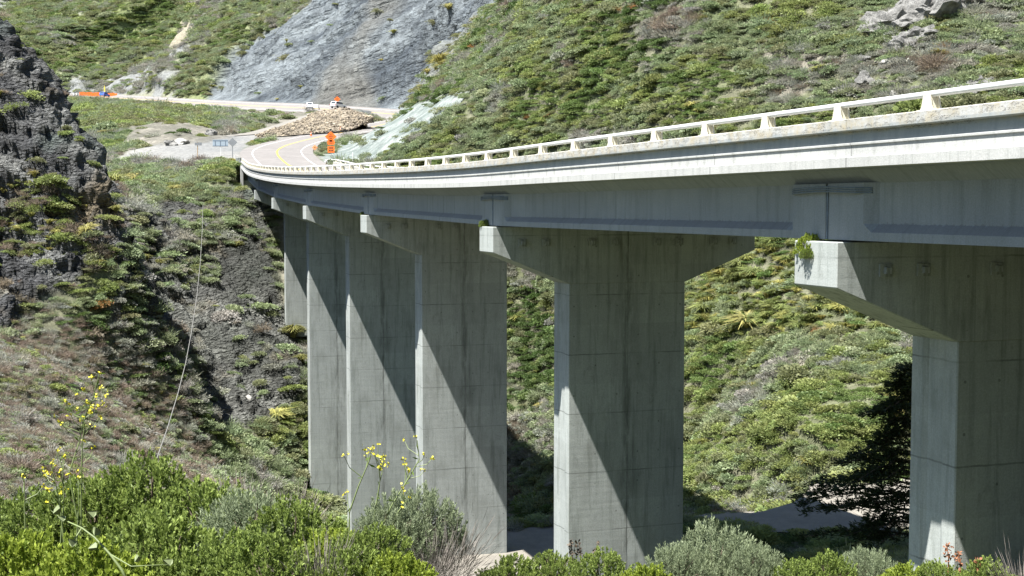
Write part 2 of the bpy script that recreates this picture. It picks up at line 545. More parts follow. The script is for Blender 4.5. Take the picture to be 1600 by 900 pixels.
def edge(s):
    return np.stack([pchip(ctl[:, 0], ctl[:, 1], s), pchip(ctl[:, 0], ctl[:, 2], s), pchip(ctl[:, 0], zctl, s)], -1)


def frame(s):
    p = edge(s); q = edge(np.minimum(np.asarray(s) + 0.25, S_END)) - edge(np.asarray(s) - 0.25)
    d = q[..., :2] / np.linalg.norm(q[..., :2], axis=-1, keepdims=True)
    r = np.stack([d[..., 1], -d[..., 0]], -1)
    return p, d, r


DECK_W = 12.9
ZR = 0.45      # deck surface above fascia bottom

# highway beyond the bridge: centre line
pe, de, re_ = frame(np.array([S_END - 30, S_END - 15, S_END]))
hwy_ctl = [np.array([*(pe[i, :2] + re_[i] * DECK_W / 2), pe[i, 2] + ZR]) for i in range(3)]
hwy_ctl += [W(433.5, 241, 201), W(433.5, 235.5, 210), W(443, 229, 222), W(465, 222, 238), W(500, 213.5, 256), W(548, 205, 280), W(600, 194, 312), W(632, 185, 335), W(634, 179.5, 352), W(612, 178, 364), W(575, 175, 372), W(525, 171.5, 382), W(470, 168.5, 396), W(400, 165.5, 425), W(300, 160.5, 475), W(210, 154.5, 525), W(120, 150, 575), W(20, 148, 610)]
hwy_ctl = np.array(hwy_ctl)


def resample(C, step):
    """smooth polyline through control points"""
    L = np.concatenate([[0], np.cumsum(np.linalg.norm(np.diff(C[:, :2], axis=0), axis=1))])
    s = np.arange(0, L[-1], step)
    P = np.stack([pchip(L, C[:, k], s) for k in range(3)], -1)
    return P, s


HWY, hs = resample(hwy_ctl, 1.5)
CRK, cs = resample(np.array([W(420, 935, 58), W(600, 905, 68), W(700, 888, 73.5), W(800, 866, 77.5), W(880, 852, 79.5), W(960, 842, 77.3), W(1065, 821, 74.5), W(1160, 808, 69.8), W(1250, 797, 65.2), W(1330, 790, 65), W(1420, 782, 66.5), W(1600, 765, 72), W(1900, 765, 76)]), 0.8)
TRK, ts = resample(np.array([W(545, 170, 372), W(510, 175, 352), W(470, 187, 325), W(430, 200, 298), W(385, 210, 275), W(340, 213.5, 262)]), 1.5)

#@@TERRAIN
# ------------------------------------------------------------------ terrain
pix = [
 # creek and piers' feet
 (540, 838, 104), (477, 790, 127), (440, 482, 151), (470, 480, 152), (650, 838, 100), (740, 838, 96),
 (1450, 893, 33), (1600, 895, 31), (1250, 915, 49), (1400, 872, 43), (1150, 930, 57), (1090, 915, 66), (1300, 880, 55), (1400, 862, 56), (1180, 900, 61),
 (825, 836, 108), (825, 790, 120), (825, 700, 130), (825, 600, 138), (825, 500, 144), (825, 430, 148), (700, 700, 138), (700, 500, 158), (560, 600, 148),
 (940, 760, 106), (940, 600, 122),
 (1080, 782, 84), (1080, 700, 93), (1080, 600, 101), (1080, 500, 108), (1100, 420, 114),
 (1250, 748, 72), (1250, 650, 80), (1250, 550, 88), (1250, 450, 97), (1250, 390, 102),
 (1420, 742, 73.5), (1420, 600, 81), (1420, 500, 89), (1600, 735, 76), (1700, 600, 80), (1700, 400, 94), (2000, 600, 78), (2000, 200, 100), (2000, 0, 118),
 (1000, 330, 124), (1000, 200, 134), (1000, 100, 142), (1000, 0, 152), (1000, -100, 163),
 (1300, 230, 112), (1300, 160, 117), (1300, 80, 124), (1300, 0, 133), (1300, -100, 145),
 (1600, 200, 101), (1600, 110, 109), (1600, 40, 117), (1600, -60, 129),
 (800, 330, 152), (800, 225, 160), (800, 120, 171), (830, 0, 188), (900, -100, 190), (700, 300, 162), (700, 235, 169), (650, 235, 174), (720, 160, 182), (765, 80, 195), (815, 0, 210), (850, -90, 225),
 (600, 243, 179), (575, 250, 182), (622, 205, 190), (690, 158, 200), (545, 252, 186), (530, 253, 188), (560, 300, 175), (500, 300, 180),
 (520, 245, 194), (545, 225, 208), (549, 203, 243), (575, 188, 262), (594, 178, 278), (600, 205, 222), (622, 190, 236), (655, 176, 242), (700, 150, 252),
 (645, 163, 275), (620, 171, 280), (700, 120, 275), (750, 60, 275), (800, -30, 265), (860, -150, 270),
 (600, 165, 385), (530, 158, 400), (470, 160, 412), (400, 157, 445), (330, 156, 480),
 (600, 100, 375), (500, 80, 445), (430, 90, 475), (650, 50, 370), (600, 0, 420), (520, -20, 500), (450, 40, 500), (700, 20, 355), (650, -90, 460), (780, -90, 340), (520, -150, 600),
 (520, 180, 345), (480, 190, 315), (430, 183, 360), (400, 195, 320), (350, 175, 400), (350, 195, 320), (300, 170, 420), (250, 165, 440),
 (430, 213, 262), (500, 209, 268), (480, 203, 290), (555, 196, 300),
 (400, 213, 262), (370, 214, 262), (340, 222, 240), (300, 240, 212), (370, 235, 216), (370, 251, 193), (330, 253, 191), (250, 249, 200), (190, 251, 205), (220, 232, 228),
 (220, 222, 245), (210, 205, 265), (260, 199, 270), (330, 210, 262), (330, 197, 285), (130, 200, 300), (130, 168, 400), (200, 180, 340), (270, 173, 380), (150, 225, 270), (160, 245, 225), (180, 262, 200),
 (120, 152, 560), (60, 155, 500), (0, 200, 400), (40, 250, 300), (0, 300, 240), (100, 280, 220), (60, 300, 180), (140, 300, 180),
 (200, 146, 560), (120, 143, 590), (330, 150, 495), (60, 100, 640), (0, 140, 600), (0, 50, 700), (100, 0, 780), (200, 60, 670), (300, 80, 575), (300, 0, 660), (400, 80, 520), (400, 0, 600), (300, -90, 760), (100, -90, 860), (-100, -90, 880), (-250, 0, 700), (-250, 150, 560),
 # crag
 (-60, -10, 127), (0, 35, 125.6), (40, 78, 124.5), (70, 116, 123.5), (108, 186, 121.8), (130, 207, 121), (154, 236, 120.3), (175, 258, 119.9), (194, 282, 119.5), (200, 312, 119.2),
 (0, 120, 121.5), (0, 250, 118), (0, 400, 114), (50, 150, 120.5), (80, 220, 119), (80, 300, 117), (80, 400, 114), (130, 260, 118.8), (140, 330, 117), (150, 400, 115), (184, 350, 118), (30, 500, 108), (120, 480, 110), (180, 450, 114.5),
 (-60, 200, 150), (0, 200, 152), (60, 250, 155), (120, 290, 160), (160, 300, 164),
 (-250, 400, 100), (-250, 100, 115), (-250, -100, 125), (-250, 150, 150),
 # slope between crag and bridge
 (200, 275, 186), (300, 268, 183), (370, 268, 183), (250, 290, 176), (330, 300, 171), (372, 295, 173), (214, 335, 152), (260, 342, 160), (380, 345, 163), (412, 390, 161), (225, 400, 149), (300, 400, 152), (200, 440, 128), (199, 390, 130), (203, 410, 138), (360, 430, 153), (430, 440, 155), (210, 480, 137), (300, 480, 143), (190, 475, 120), (400, 520, 144), (215, 560, 122), (280, 580, 130), (190, 590, 111), (380, 600, 134), (460, 560, 139), (300, 660, 123), (380, 670, 125), (450, 680, 129), (470, 740, 126), (400, 765, 115), (330, 745, 111), (250, 690, 104), (200, 640, 107), (400, 330, 171), (420, 400, 166), (440, 330, 176),
 (0, 580, 86), (100, 590, 93), (0, 680, 71), (100, 700, 76), (200, 735, 85), (0, 760, 62), (100, 785, 64), (250, 800, 84), (-250, 700, 70),
 (500, 810, 112), (430, 820, 96), (600, 870, 85), (680, 870, 70),
]
wpt = [(0, 0, -1.7), (8, 0, -1.6), (-8, 0, -2.0), (-22, 0, -5), (0, -30, 2), (30, -20, 0.5), (-35, -30, -3), (20, 8, -3.4), (35, 12, -3.0),
       (-5, 6, -2.6), (-5, 10, -3.25), (0, 6, -2.5), (0, 10, -3.4), (5, 6, -2.4), (5, 10, -3.5), (-7, 14, -4.6), (0, 14, -5.0), (7, 14, -5.0),
       (-14, 22, -8), (-6, 22, -8.5), (2, 22, -8.5), (8, 22, -7.8), (14, 24, -7.6), (24, 30, -8.0), (-14, 32, -11), (-3, 32, -12), (4, 32, -11.5), (18, 42, -10.5),
       (-22, 45, -13), (-10, 45, -14.0), (-2, 46, -15), (4, 48, -14.8), (0, 60, -18), (-14, 60, -18.5), (-8, 62, -18.5), (-14, 78, -22), (-10, 92, -25), (6, 100, -25), (12, 95, -22), (60, 60, -5), (60, 100, 12), (90, 60, 6), (-60, 60, -10), (-90, 100, 0),
       (150, 150, 70), (300, 300, 190), (-300, 300, 30), (0, 900, 330), (-500, 900, 260), (500, 900, 420), (-900, 500, 100), (900, 500, 380), (-60, -60, -10), (60, -60, 5), (200, 0, 60), (-200, 0, -40),
       (100, 900, 340), (300, 700, 330)]
CP = np.array([W(*p) for p in pix] + [np.array(p, float) for p in wpt])
# a handful of constraints along the roads
CP = np.concatenate([CP, HWY[24::14], CRK[::6], TRK[2:-2:8]])
d = np.linalg.norm(CP[:, None, :2] - CP[None, :, :2], axis=2)
keep = np.ones(len(CP), bool)
for i in range(len(CP)):
    if keep[i]:
        close = (d[i] < 0.6); close[:i + 1] = False; keep[close] = False
CP = CP[keep]
d = np.linalg.norm(CP[:, None, :2] - CP[None, :, :2], axis=2)
nC = len(CP)
A = np.zeros((nC + 3, nC + 3)); A[:nC, :nC] = d + np.eye(nC) * -0.15
A[:nC, nC] = 1; A[:nC, nC + 1:] = CP[:, :2] / 100; A[nC:, :nC] = A[:nC, nC:].T
sol = np.linalg.solve(A, np.concatenate([CP[:, 2], [0, 0, 0]]))


def base_z(x, y):
    out = np.empty(len(x))
    for i in range(0, len(x), 40000):
        xx, yy = x[i:i + 40000], y[i:i + 40000]
        D = np.sqrt((xx[:, None] - CP[None, :, 0]) ** 2 + (yy[:, None] - CP[None, :, 1]) ** 2)
        out[i:i + 40000] = D @ sol[:nC] + sol[nC] + sol[nC + 1] * xx / 100 + sol[nC + 2] * yy / 100
    return out


az = np.concatenate([np.linspace(-75, -27, 40)[:-1], np.linspace(-27, 27, 620), np.linspace(27, 75, 40)[1:]])
az = np.radians(az)
rr = np.concatenate([np.linspace(1.5, 50, 130)[:-1], np.linspace(50, 100, 230)[:-1], np.linspace(100, 215, 560)[:-1], np.geomspace(215, 700, 330)[:-1], np.geomspace(700, 1600, 30)])
NA, NR = len(az), len(rr)
AZ, RR = np.meshgrid(az, rr)          # rows = distance
gx, gy = (RR * np.sin(AZ)).ravel(), (RR * np.cos(AZ)).ravel()
# coarse evaluation of the smooth surface, then bilinear
ca, cr = np.arange(0, NA, 3), np.arange(0, NR, 3)
if ca[-1] != NA - 1: ca = np.append(ca, NA - 1)
if cr[-1] != NR - 1: cr = np.append(cr, NR - 1)
Zc = base_z(RR[np.ix_(cr, ca)].ravel() * np.sin(AZ[np.ix_(cr, ca)].ravel()), RR[np.ix_(cr, ca)].ravel() * np.cos(AZ[np.ix_(cr, ca)].ravel())).reshape(len(cr), len(ca))
for _ in range(2):
    Zp = np.pad(Zc, 1, mode='edge'); Zc = (Zp[:-2, 1:-1] + Zp[2:, 1:-1] + Zp[1:-1, :-2] + Zp[1:-1, 2:] + 2 * Zc) / 6
t1 = np.empty((len(cr), NA))
for i in range(len(cr)): t1[i] = np.interp(np.arange(NA), ca, Zc[i])
gz = np.empty((NR, NA))
for j in range(NA): gz[:, j] = np.interp(np.arange(NR), cr, t1[:, j])
gz = gz.ravel()
G = np.stack([gx, gy, gz], -1)
PX, PY = proj(G)

# ---- classes
POLY = {
 'crag': ([(-400, -300), (0, 22), (45, 68), (75, 108), (115, 182), (152, 238), (188, 275), (196, 330), (186, 395), (120, 440), (60, 470), (-10, 530), (-400, 560)], 88, 170),
 'mid_rock': ([(190, 330), (270, 318), (340, 330), (400, 318), (425, 400), (442, 480), (474, 560), (470, 620), (400, 660), (330, 690), (290, 650), (240, 560), (170, 520), (180, 430)], 110, 180),
 'slide': ([(318, 160), (355, 118), (405, 72), (470, 30), (520, -10), (560, -200), (1000, -200), (850, -20), (800, 12), (760, 60), (735, 110), (700, 150), (640, 172), (596, 180), (560, 172), (470, 163)], 230, 640),
 'scree': ([(505, 256), (500, 238), (520, 226), (548, 200), (596, 176), (650, 161), (705, 145), (735, 143), (712, 170), (668, 200), (628, 226), (588, 246), (545, 256)], 177, 300),
 'gravel': ([(172, 256), (200, 236), (230, 228), (330, 216), (350, 205), (400, 205), (440, 200), (470, 214), (400, 222), (383, 235), (378, 262), (330, 256), (290, 258), (230, 250)], 185, 300),
 'bank': ([(190, 226), (200, 200), (270, 192), (345, 202), (360, 216), (300, 226), (210, 230)], 195, 345),
 'bank_up': ([(235, 158), (330, 160), (470, 165), (560, 172), (575, 190), (530, 210), (410, 214), (400, 202), (420, 190), (350, 178), (270, 172)], 255, 530),
 'rubble_fl': ([(395, 218), (420, 204), (470, 180), (530, 166), (580, 180), (575, 195), (500, 212)], 255, 345),
 'brush': ([(-400, 540), (60, 480), (160, 520), (250, 600), (330, 700), (320, 760), (200, 800), (-400, 830)], 55, 130),
 'far': ([(-400, -400), (700, -400), (520, -10), (405, 72), (318, 160), (250, 160), (90, 152), (0, 150), (-400, 200)], 440, 2000),
 'k5slope': ([(378, 292), (395, 300), (418, 355), (440, 440), (445, 500), (480, 520), (480, 300), (400, 285)], 145, 185),
}


def region(name):
    poly, y0, y1 = POLY[name]
    return inpoly(PX, PY, poly) & (gy > y0) & (gy < y1)


R = {k: region(k) for k in POLY}
n_big = fbm(G, 14, 4, 3)
n_mid = fbm(G, 5, 4, 9)
n_far = fbm(G, 45, 5, 21)


def blur(mask, k=2):
    m = mask.reshape(NR, NA).astype(float)
    for _ in range(k):
        p = np.pad(m, 1, mode='edge'); m = (p[:-2, 1:-1] + p[2:, 1:-1] + p[1:-1, :-2] + p[1:-1, 2:] + m) / 5
    return m.ravel()


SRC = {k: blur(v, 6) for k, v in R.items()}


def bank_of(Y):
    return 0.24 * np.clip((np.asarray(Y) - 320) / 40, 0, 1)


def pathdist(P, C, bank=False):
    """distance in plan to a polyline and its height there"""
    best = np.full(len(P), 1e9); hz = np.zeros(len(P))
    bb0, bb1 = C[:, :2].min(0) - 25, C[:, :2].max(0) + 25
    idx = np.where((P[:, 0] > bb0[0]) & (P[:, 0] < bb1[0]) & (P[:, 1] > bb0[1]) & (P[:, 1] < bb1[1]))[0]
    Q = P[idx, :2]; b = np.full(len(Q), 1e9); h = np.zeros(len(Q))
    for i in range(len(C) - 1):
        a, c = C[i], C[i + 1]; ab = c[:2] - a[:2]
        t = np.clip(((Q - a[:2]) @ ab) / (ab @ ab), 0, 1)
        dd = (Q[:, 0] - a[0] - t * ab[0]) ** 2 + (Q[:, 1] - a[1] - t * ab[1]) ** 2
        m = dd < b
        hh = a[2] + t * (c[2] - a[2])
        if bank:
            u_ = ab / np.linalg.norm(ab); sd = (Q - a[:2]) @ np.array([u_[1], -u_[0]])
            hh = hh + bank_of(a[1] + t * ab[1]) * np.clip(sd, -7, 7)
        b = np.where(m, dd, b); h = np.where(m, hh, h)
    best[idx] = np.sqrt(b); hz[idx] = h
    return best, hz


dH, zH = pathdist(G, HWY[19:], bank=True)
dC, zC = pathdist(G, CRK)
dT, zT = pathdist(G, TRK)


def flat(z, dist, hz, half, soft, drop):
    k = np.clip((dist - half) / soft, 0, 1); k = k * k * (3 - 2 * k)
    return z * k + (hz - drop) * (1 - k)


calm = np.clip(np.minimum(np.minimum((dH - 6) / 8, (dC - 6) / 4), (dT - 3) / 6), 0, 1)
gz = flat(gz, dH, zH, 6.6, 9.0, 0.12)
gz = flat(gz, dC, zC, 6.2, 3.5, 0.10)
gz = flat(gz, dT, zT, 2.6, 5.0, 0.08)
# keep the ground out of the deck
sb = np.linspace(-8, S_END - 2, 90)
eb, db, rb = frame(sb)
CL = np.concatenate([eb[:, :2] + rb * DECK_W / 2, eb[:, 2:]], 1)
dB, zB = pathdist(G, CL)
lim = zB - 2.6
near_b = dB < 8.2
gz = np.where(near_b & (gz > lim), lim, gz)
G[:, 2] = gz

# normals of the smooth surface
Gg = G.reshape(NR, NA, 3)
du = np.gradient(Gg, axis=1); dv = np.gradient(Gg, axis=0)
Nn = np.cross(du, dv); Nn /= np.linalg.norm(Nn, axis=2, keepdims=True) + 1e-9
Nn = Nn.reshape(-1, 3)
Nn[Nn[:, 2] < 0] *= -1

rocky = np.clip(SRC['crag'] * 1.0 + SRC['mid_rock'] * 0.72, 0, 1)
farK = np.clip((gy - 200) / 250, 0, 1)
disp = np.zeros(len(G))
ROT = np.array([[0.80, -0.35, 0.48], [0.42, 0.90, -0.05], [-0.42, 0.25, 0.87]])
GR = G @ ROT * np.array([1.0, 1.0, 2.4])     # tilted strata
idx = np.where(rocky > 0.02)[0]
Pi = G[idx]; Pr = GR[idx]
cv, cd = cellf(Pr, 3.4, 5)
cv2, cd2 = cellf(Pr, 1.3, 8)
cv3, _ = cellf(Pr, 0.6, 12)
rd = 0.8 * fbm(Pi, 9, 5, 31, True) + 1.25 * (cv - 0.5) * (1 - 0.3 * cd) + 0.85 * (cv2 - 0.5) + 0.4 * (cv3 - 0.5) + 0.35 * fbm(Pr, 0.9, 3, 41)
disp[idx] += rd * rocky[idx]
idx = np.where(SRC['slide'] > 0.02)[0]
_a = radians(14)
ROT2 = np.array([[cos(_a), 0.0, -sin(_a)], [0.25, 1, 0.25], [sin(_a), 0.0, cos(_a)]])
Ps = (G[idx] @ ROT2) * np.array([0.45, 0.6, 1.4])
cv, cd = cellf(Ps, 7.0, 15)
cv2, _ = cellf(Ps, 3.0, 18)
cv3, _ = cellf(Ps, 1.7, 19)
disp[idx] += SRC['slide'][idx] * np.clip((gy[idx] - 262) / 50, 0.08, 1) * (4.5 * fbm(Ps, 16, 6, 51, True, 0.58) + 1.6 * (cv - 0.5) + 1.1 * (cv2 - 0.5) + 0.5 * (cv3 - 0.5))
soft = (1 - rocky) * (1 - SRC['slide']) * (1 - SRC['gravel']) * (1 - SRC['scree'])
disp += soft * (0.5 * n_big + 0.28 * n_mid) * np.clip(gy / 40, 0, 1) * (1 + 1.5 * farK)
idx = np.where(SRC['far'] > 0.02)[0]
disp[idx] += SRC['far'][idx] * (9.0 * fbm(G[idx], 60, 5, 61, True) + 4.0 * n_far[idx])
idx = np.where((SRC['bank'] + SRC['bank_up']) > 0.02)[0]
disp[idx] += (SRC['bank'] + SRC['bank_up'])[idx] * 0.7 * fbm(G[idx], 5, 4, 71, True)
disp *= calm * np.clip((dB - 3) / 6 + (gz < zB - 6), 0, 1)
G = G + Nn * disp[:, None]

# ---- ground colours (albedo)
def lerp(a, b, k): return np.asarray(a)[None] * (1 - k[:, None]) + np.asarray(b)[None] * k[:, None] if np.ndim(a) == 1 else a * (1 - k[:, None]) + np.asarray(b)[None] * k[:, None]


def sm(x, a, b):
    t = np.clip((x - a) / (b - a), 0, 1); return t * t * (3 - 2 * t)


colr = lerp((0.115, 0.115, 0.075), (0.09, 0.105, 0.05), sm(n_mid, -0.3, 0.4))
colr = lerp(colr, (0.16, 0.148, 0.118), sm(n_big + 0.4 * n_mid, 0.33, 0.5))
n_str = fbm(GR, 4.5, 5, 81)
rockc = lerp((0.10, 0.102, 0.105), (0.30, 0.305, 0.29), sm(n_str, -0.25, 0.45))
rockc = lerp(rockc, (0.30, 0.24, 0.15), sm(fbm(G, 6, 5, 83), 0.12, 0.4) * 0.75)
rockc = lerp(rockc, (0.16, 0.20, 0.18), sm(fbm(G, 6, 3, 87), 0.3, 0.6) * 0.6)
colr = colr * (1 - rocky[:, None]) + rockc * rocky[:, None]
ns = fbm((G @ ROT2) * np.array([0.38, 0.5, 1.5]), 14, 7, 91, False, 0.72)
sl_c = lerp((0.055, 0.066, 0.077), (0.175, 0.196, 0.206), sm(ns, -0.32, 0.30))
tan = inpoly(PX, PY, [(470, 165), (500, 140), (530, 95), (560, 70), (580, 20), (600, -10), (660, -10), (610, 40), (575, 90), (590, 130), (600, 168), (560, 172)]).astype(float)
tan2 = inpoly(PX, PY, [(600, 172), (640, 140), (700, 90), (745, 40), (800, 0), (840, 0), (720, 145)]).astype(float)
tanb = np.clip(blur(tan > 0, 12) + 0.5 * fbm(G, 12, 4, 95), 0, 1)
sl_c = lerp(sl_c, (0.185, 0.17, 0.135), tanb * blur(tan > 0, 20) * 0.45)
sl_c = lerp(sl_c, (0.17, 0.175, 0.155), np.clip(blur(tan2 > 0, 12), 0, 1) * 0.8)
k = SRC['slide'][:, None]; colr = colr * (1 - k) + sl_c * k
scr = lerp((0.12, 0.142, 0.132), (0.21, 0.228, 0.215), sm(fbm(G * np.array([1, 1, 1]), 2.2, 5, 97), -0.3, 0.4))
k = SRC['scree'][:, None]; colr = colr * (1 - k) + scr * k
grv = lerp((0.15, 0.153, 0.15), (0.205, 0.20, 0.187), sm(n_big, -0.3, 0.4))
k = SRC['gravel'][:, None]; colr = colr * (1 - k) + grv * k
bnk = lerp((0.11, 0.105, 0.088), (0.19, 0.175, 0.15), sm(fbm(G, 7, 5, 99), -0.3, 0.4))
k = np.clip(SRC['bank'] + SRC['bank_up'] + SRC['rubble_fl'], 0, 1)[:, None] * 0.9; colr = colr * (1 - k) + bnk * k
farc = lerp((0.13, 0.15, 0.065), (0.18, 0.18, 0.13), sm(n_far, -0.2, 0.35))
frock = sm(n_far + 0.45 * fbm(G, 14, 4, 103), 0.22, 0.38)
farc = lerp(farc, (0.16, 0.165, 0.16), frock)
tanspot = blur(inpoly(PX, PY, [(270, 80), (285, 40), (310, 38), (322, 60), (305, 95), (285, 110)]), 3)
farc = lerp(farc, (0.22, 0.20, 0.15), tanspot)
k = SRC['far'][:, None]; colr = colr * (1 - k) + farc * k
k = np.clip((6.4 - np.abs(dC)) / 1.0, 0, 1)[:, None] * 0.6; colr = colr * (1 - k) + np.array([[0.22, 0.2, 0.16]]) * k
k5 = blur(R['k5slope'], 6)
colr = lerp(colr, (0.20, 0.185, 0.15), np.clip(k5 * 0.85, 0, 1))

cls = np.zeros(len(G), np.int32)          # 0 soil
cls[(rocky > 0.3)] = 1
cls[SRC['slide'] > 0.5] = 2
cls[SRC['far'] > 0.5] = 5
cls[(SRC['gravel'] > 0.5) | (SRC['scree'] > 0.5)] = 3
Gi = np.arange(NR * NA).reshape(NR, NA)
Q = np.stack([Gi[:-1, :-1], Gi[:-1, 1:], Gi[1:, 1:], Gi[1:, :-1]], -1).reshape(-1, 4)
Q = Q[:, ::-1]
a, b_, c_ = G[Q[:, 0]], G[Q[:, 1]], G[Q[:, 2]]
qn = np.cross(b_[::997] - a[::997], c_[::997] - a[::997])
if np.median(qn[:, 2]) < 0: Q = Q[:, ::-1]
fc = cls[Q[:, 0]]
for cid, nm, mt in ((0, 'hillside', 'g_soil'), (1, 'rock_slope', 'g_rock'), (2, 'landslide_scar', 'g_slide'), (3, 'gravel_ground', 'g_gravel'), (5, 'far_hill', 'g_soil')):
    q = Q[fc == cid]
    if len(q) == 0: continue
    u, inv = np.unique(q, return_inverse=True)
    me = quadmesh(nm, G[u], inv.reshape(q.shape), smooth=(cid not in (1, 2)))
    at = me.color_attributes.new("col", 'FLOAT_COLOR', 'POINT')
    at.data.foreach_set("color", np.concatenate([np.clip(colr[u], 0.01, 0.8), np.ones((len(u), 1))], 1).astype(np.float32).ravel())
    o = link(nm, me, M[mt]); tag(o, kind='structure')

ZG = G[:, 2].reshape(NR, NA)
bx = np.linspace(-140, 260, 101); by = np.concatenate([np.linspace(0.4, -30, 31), np.linspace(-34, -260, 58)])
BX, BY = np.meshgrid(bx, by); bp = np.stack([BX.ravel(), BY.ravel(), np.zeros(BX.size)], -1)
up_ = np.clip(-bp[:, 1] - 4, 0, 200); west = sm(bp[:, 0], -75, -10)
bp[:, 2] = -1.75 + up_ * (0.12 + 0.70 * west) + 0.30 * np.clip(bp[:, 0] - 10, 0, 200) * np.clip(up_ / 20, 0, 1) - (1 - west) * 0.5 * np.clip(-bp[:, 0] - 10, 0, 200) + 1.5 * fbm(bp, 18, 4, 301) * np.clip(up_ / 10, 0, 1)
n0, n1 = len(by), len(bx); Bi = np.arange(n0 * n1).reshape(n0, n1)
Bq = np.stack([Bi[:-1, :-1], Bi[1:, :-1], Bi[1:, 1:], Bi[:-1, 1:]], -1).reshape(-1, 4)
me = quadmesh('rear_hill', bp, Bq, smooth=True); at = me.color_attributes.new("col", 'FLOAT_COLOR', 'POINT')
at.data.foreach_set("color", np.tile(np.array([0.07, 0.085, 0.035, 1.0], np.float32), len(bp)))
tag(link('hill_behind', me, M['g_soil']), kind='structure')


def ground(x, y):
    """terrain height (approx.) at plan point"""
    x = np.atleast_1d(np.asarray(x, float)); y = np.atleast_1d(np.asarray(y, float))
    r = np.hypot(x, y); a = np.arctan2(x, y)
    i = np.clip(np.interp(r, rr, np.arange(NR)), 0, NR - 1.001); j = np.clip(np.interp(a, az, np.arange(NA)), 0, NA - 1.001)
    i0, j0 = i.astype(int), j.astype(int); fi, fj = i - i0, j - j0
    z = ZG[i0, j0] * (1 - fi) * (1 - fj) + ZG[i0 + 1, j0] * fi * (1 - fj) + ZG[i0, j0 + 1] * (1 - fi) * fj + ZG[i0 + 1, j0 + 1] * fi * fj
    return z if len(z) > 1 else float(z[0])


#@@ROADS
# ------------------------------------------------------------------ roads
def ribbon(P, o0, o1, dz, bank=False):
    d = np.gradient(P[:, :2], axis=0); d /= np.linalg.norm(d, axis=1, keepdims=True)
    r = np.stack([d[:, 1], -d[:, 0]], -1)
    bk = bank_of(P[:, 1:2]) if bank else 0.0
    L = np.concatenate([P[:, :2] + r * o0, P[:, 2:] + dz + bk * o0], 1); Rr = np.concatenate([P[:, :2] + r * o1, P[:, 2:] + dz + bk * o1], 1)
    n = len(P); V = np.concatenate([L, Rr])
    Fq = [(i, n + i, n + i + 1, i + 1) for i in range(n - 1)]
    return V, Fq


def strip(name, P, o0, o1, dz, mat, kind='structure', parent=None, bank=False):
    V, Fq = ribbon(P, o0, o1, dz, bank)
    Vl = [tuple(v) for v in V]
    me = mesh(name, Vl, Fq)
    o = link(name, me, mat, parent)
    if parent is None: tag(o, kind=kind)
    return o


HB = HWY[20:]
hwy = strip('highway', HB, -5.6, 5.6, 0.0, M['highway'], bank=True)
lens_ = int(150 / 1.5)
strip('lane_marking', HB, -0.14, 0.14, 0.012, M['line_yellow'], bank=True)
for off in (-3.75, 3.75):
    strip('lane_marking', HB, off - 0.07, off + 0.07, 0.012, M['line_white'], bank=True)
strip('creek_road', CRK, -5.2, 5.0, 0.0, M['oldroad'])
strip('dirt_track', TRK, -2.2, 2.2, 0.05, M['dirt'])

#@@BRIDGE
# ------------------------------------------------------------------ bridge
p0 = edge(np.array([-8.0]))[0]
bridge = empty('road_bridge', (0, 0, 0), "long curved concrete highway viaduct on tall wall piers crossing the canyon", "bridge")


def sweep(name, prof, s0, s1, step, mat, mirror=False, dz=0.0, closed=True):
    s = np.linspace(s0, s1, max(2, int((s1 - s0) / step) + 1))
    p, dd, r = frame(s)
    n = len(prof); V = []; UV = []
    plen = 0; pl = [0]
    for i in range(1, n):
        pl.append(prof[i][1])
    for k in range(len(s)):
        for i, (a, z) in enumerate(prof):
            off = DECK_W - a if mirror else a
            V.append((p[k, 0] + r[k, 0] * off, p[k, 1] + r[k, 1] * off, p[k, 2] + z + dz)); UV.append((s[k], z + a * 0.5))
    Fc = []
    m = n if closed else n - 1
    for k in range(len(s) - 1):
        for i in range(m):
            j = (i + 1) % n
            f = (k * n + i, k * n + j, (k + 1) * n + j, (k + 1) * n + i)
            Fc.append(f if not mirror else tuple(reversed(f)))
    if closed:
        Fc.append(tuple(reversed(range(n)))); Fc.append(tuple((len(s) - 1) * n + i for i in range(n)))
        if mirror: Fc[-2], Fc[-1] = tuple(reversed(Fc[-2])), tuple(reversed(Fc[-1]))
    me = mesh(name, V, Fc, uv=UV)
    import bmesh
    bm = bmesh.new(); bm.from_mesh(me); bmesh.ops.recalc_face_normals(bm, faces=bm.faces); bm.to_mesh(me); bm.free()
    return link(name, me, mat, bridge)


# parapet wall with lip, ledge and overhanging curb; runs a little past the deck
para = [(0.0, 0.0), (0.0, 0.20), (0.015, 0.215), (0.125, 0.222), (0.130, 0.455), (0.095, 0.462), (0.095, 0.50), (0.135, 0.515), (0.15, 0.745), (0.015, 0.755), (0.0, 0.77), (0.0, 0.985), (0.02, 1.005), (0.44, 1.005), (0.46, 0.985), (0.47, 0.46), (0.9, 0.44), (0.45, 0.0)]
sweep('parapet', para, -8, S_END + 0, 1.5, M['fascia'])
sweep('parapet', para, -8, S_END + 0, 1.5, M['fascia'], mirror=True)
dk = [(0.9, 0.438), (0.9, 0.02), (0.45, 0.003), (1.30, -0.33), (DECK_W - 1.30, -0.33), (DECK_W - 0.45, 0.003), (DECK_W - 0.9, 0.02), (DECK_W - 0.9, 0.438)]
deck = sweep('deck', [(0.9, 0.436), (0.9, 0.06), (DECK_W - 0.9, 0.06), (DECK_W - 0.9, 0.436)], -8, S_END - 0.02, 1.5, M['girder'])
sweep('deck_overhang', [(0.42, 0.004), (0.95, 0.05), (1.5, 0.05), (1.5, -0.32), (1.13, -0.35), (0.72, -0.02)], -8, S_END - 0.05, 1.5, M['girder'])
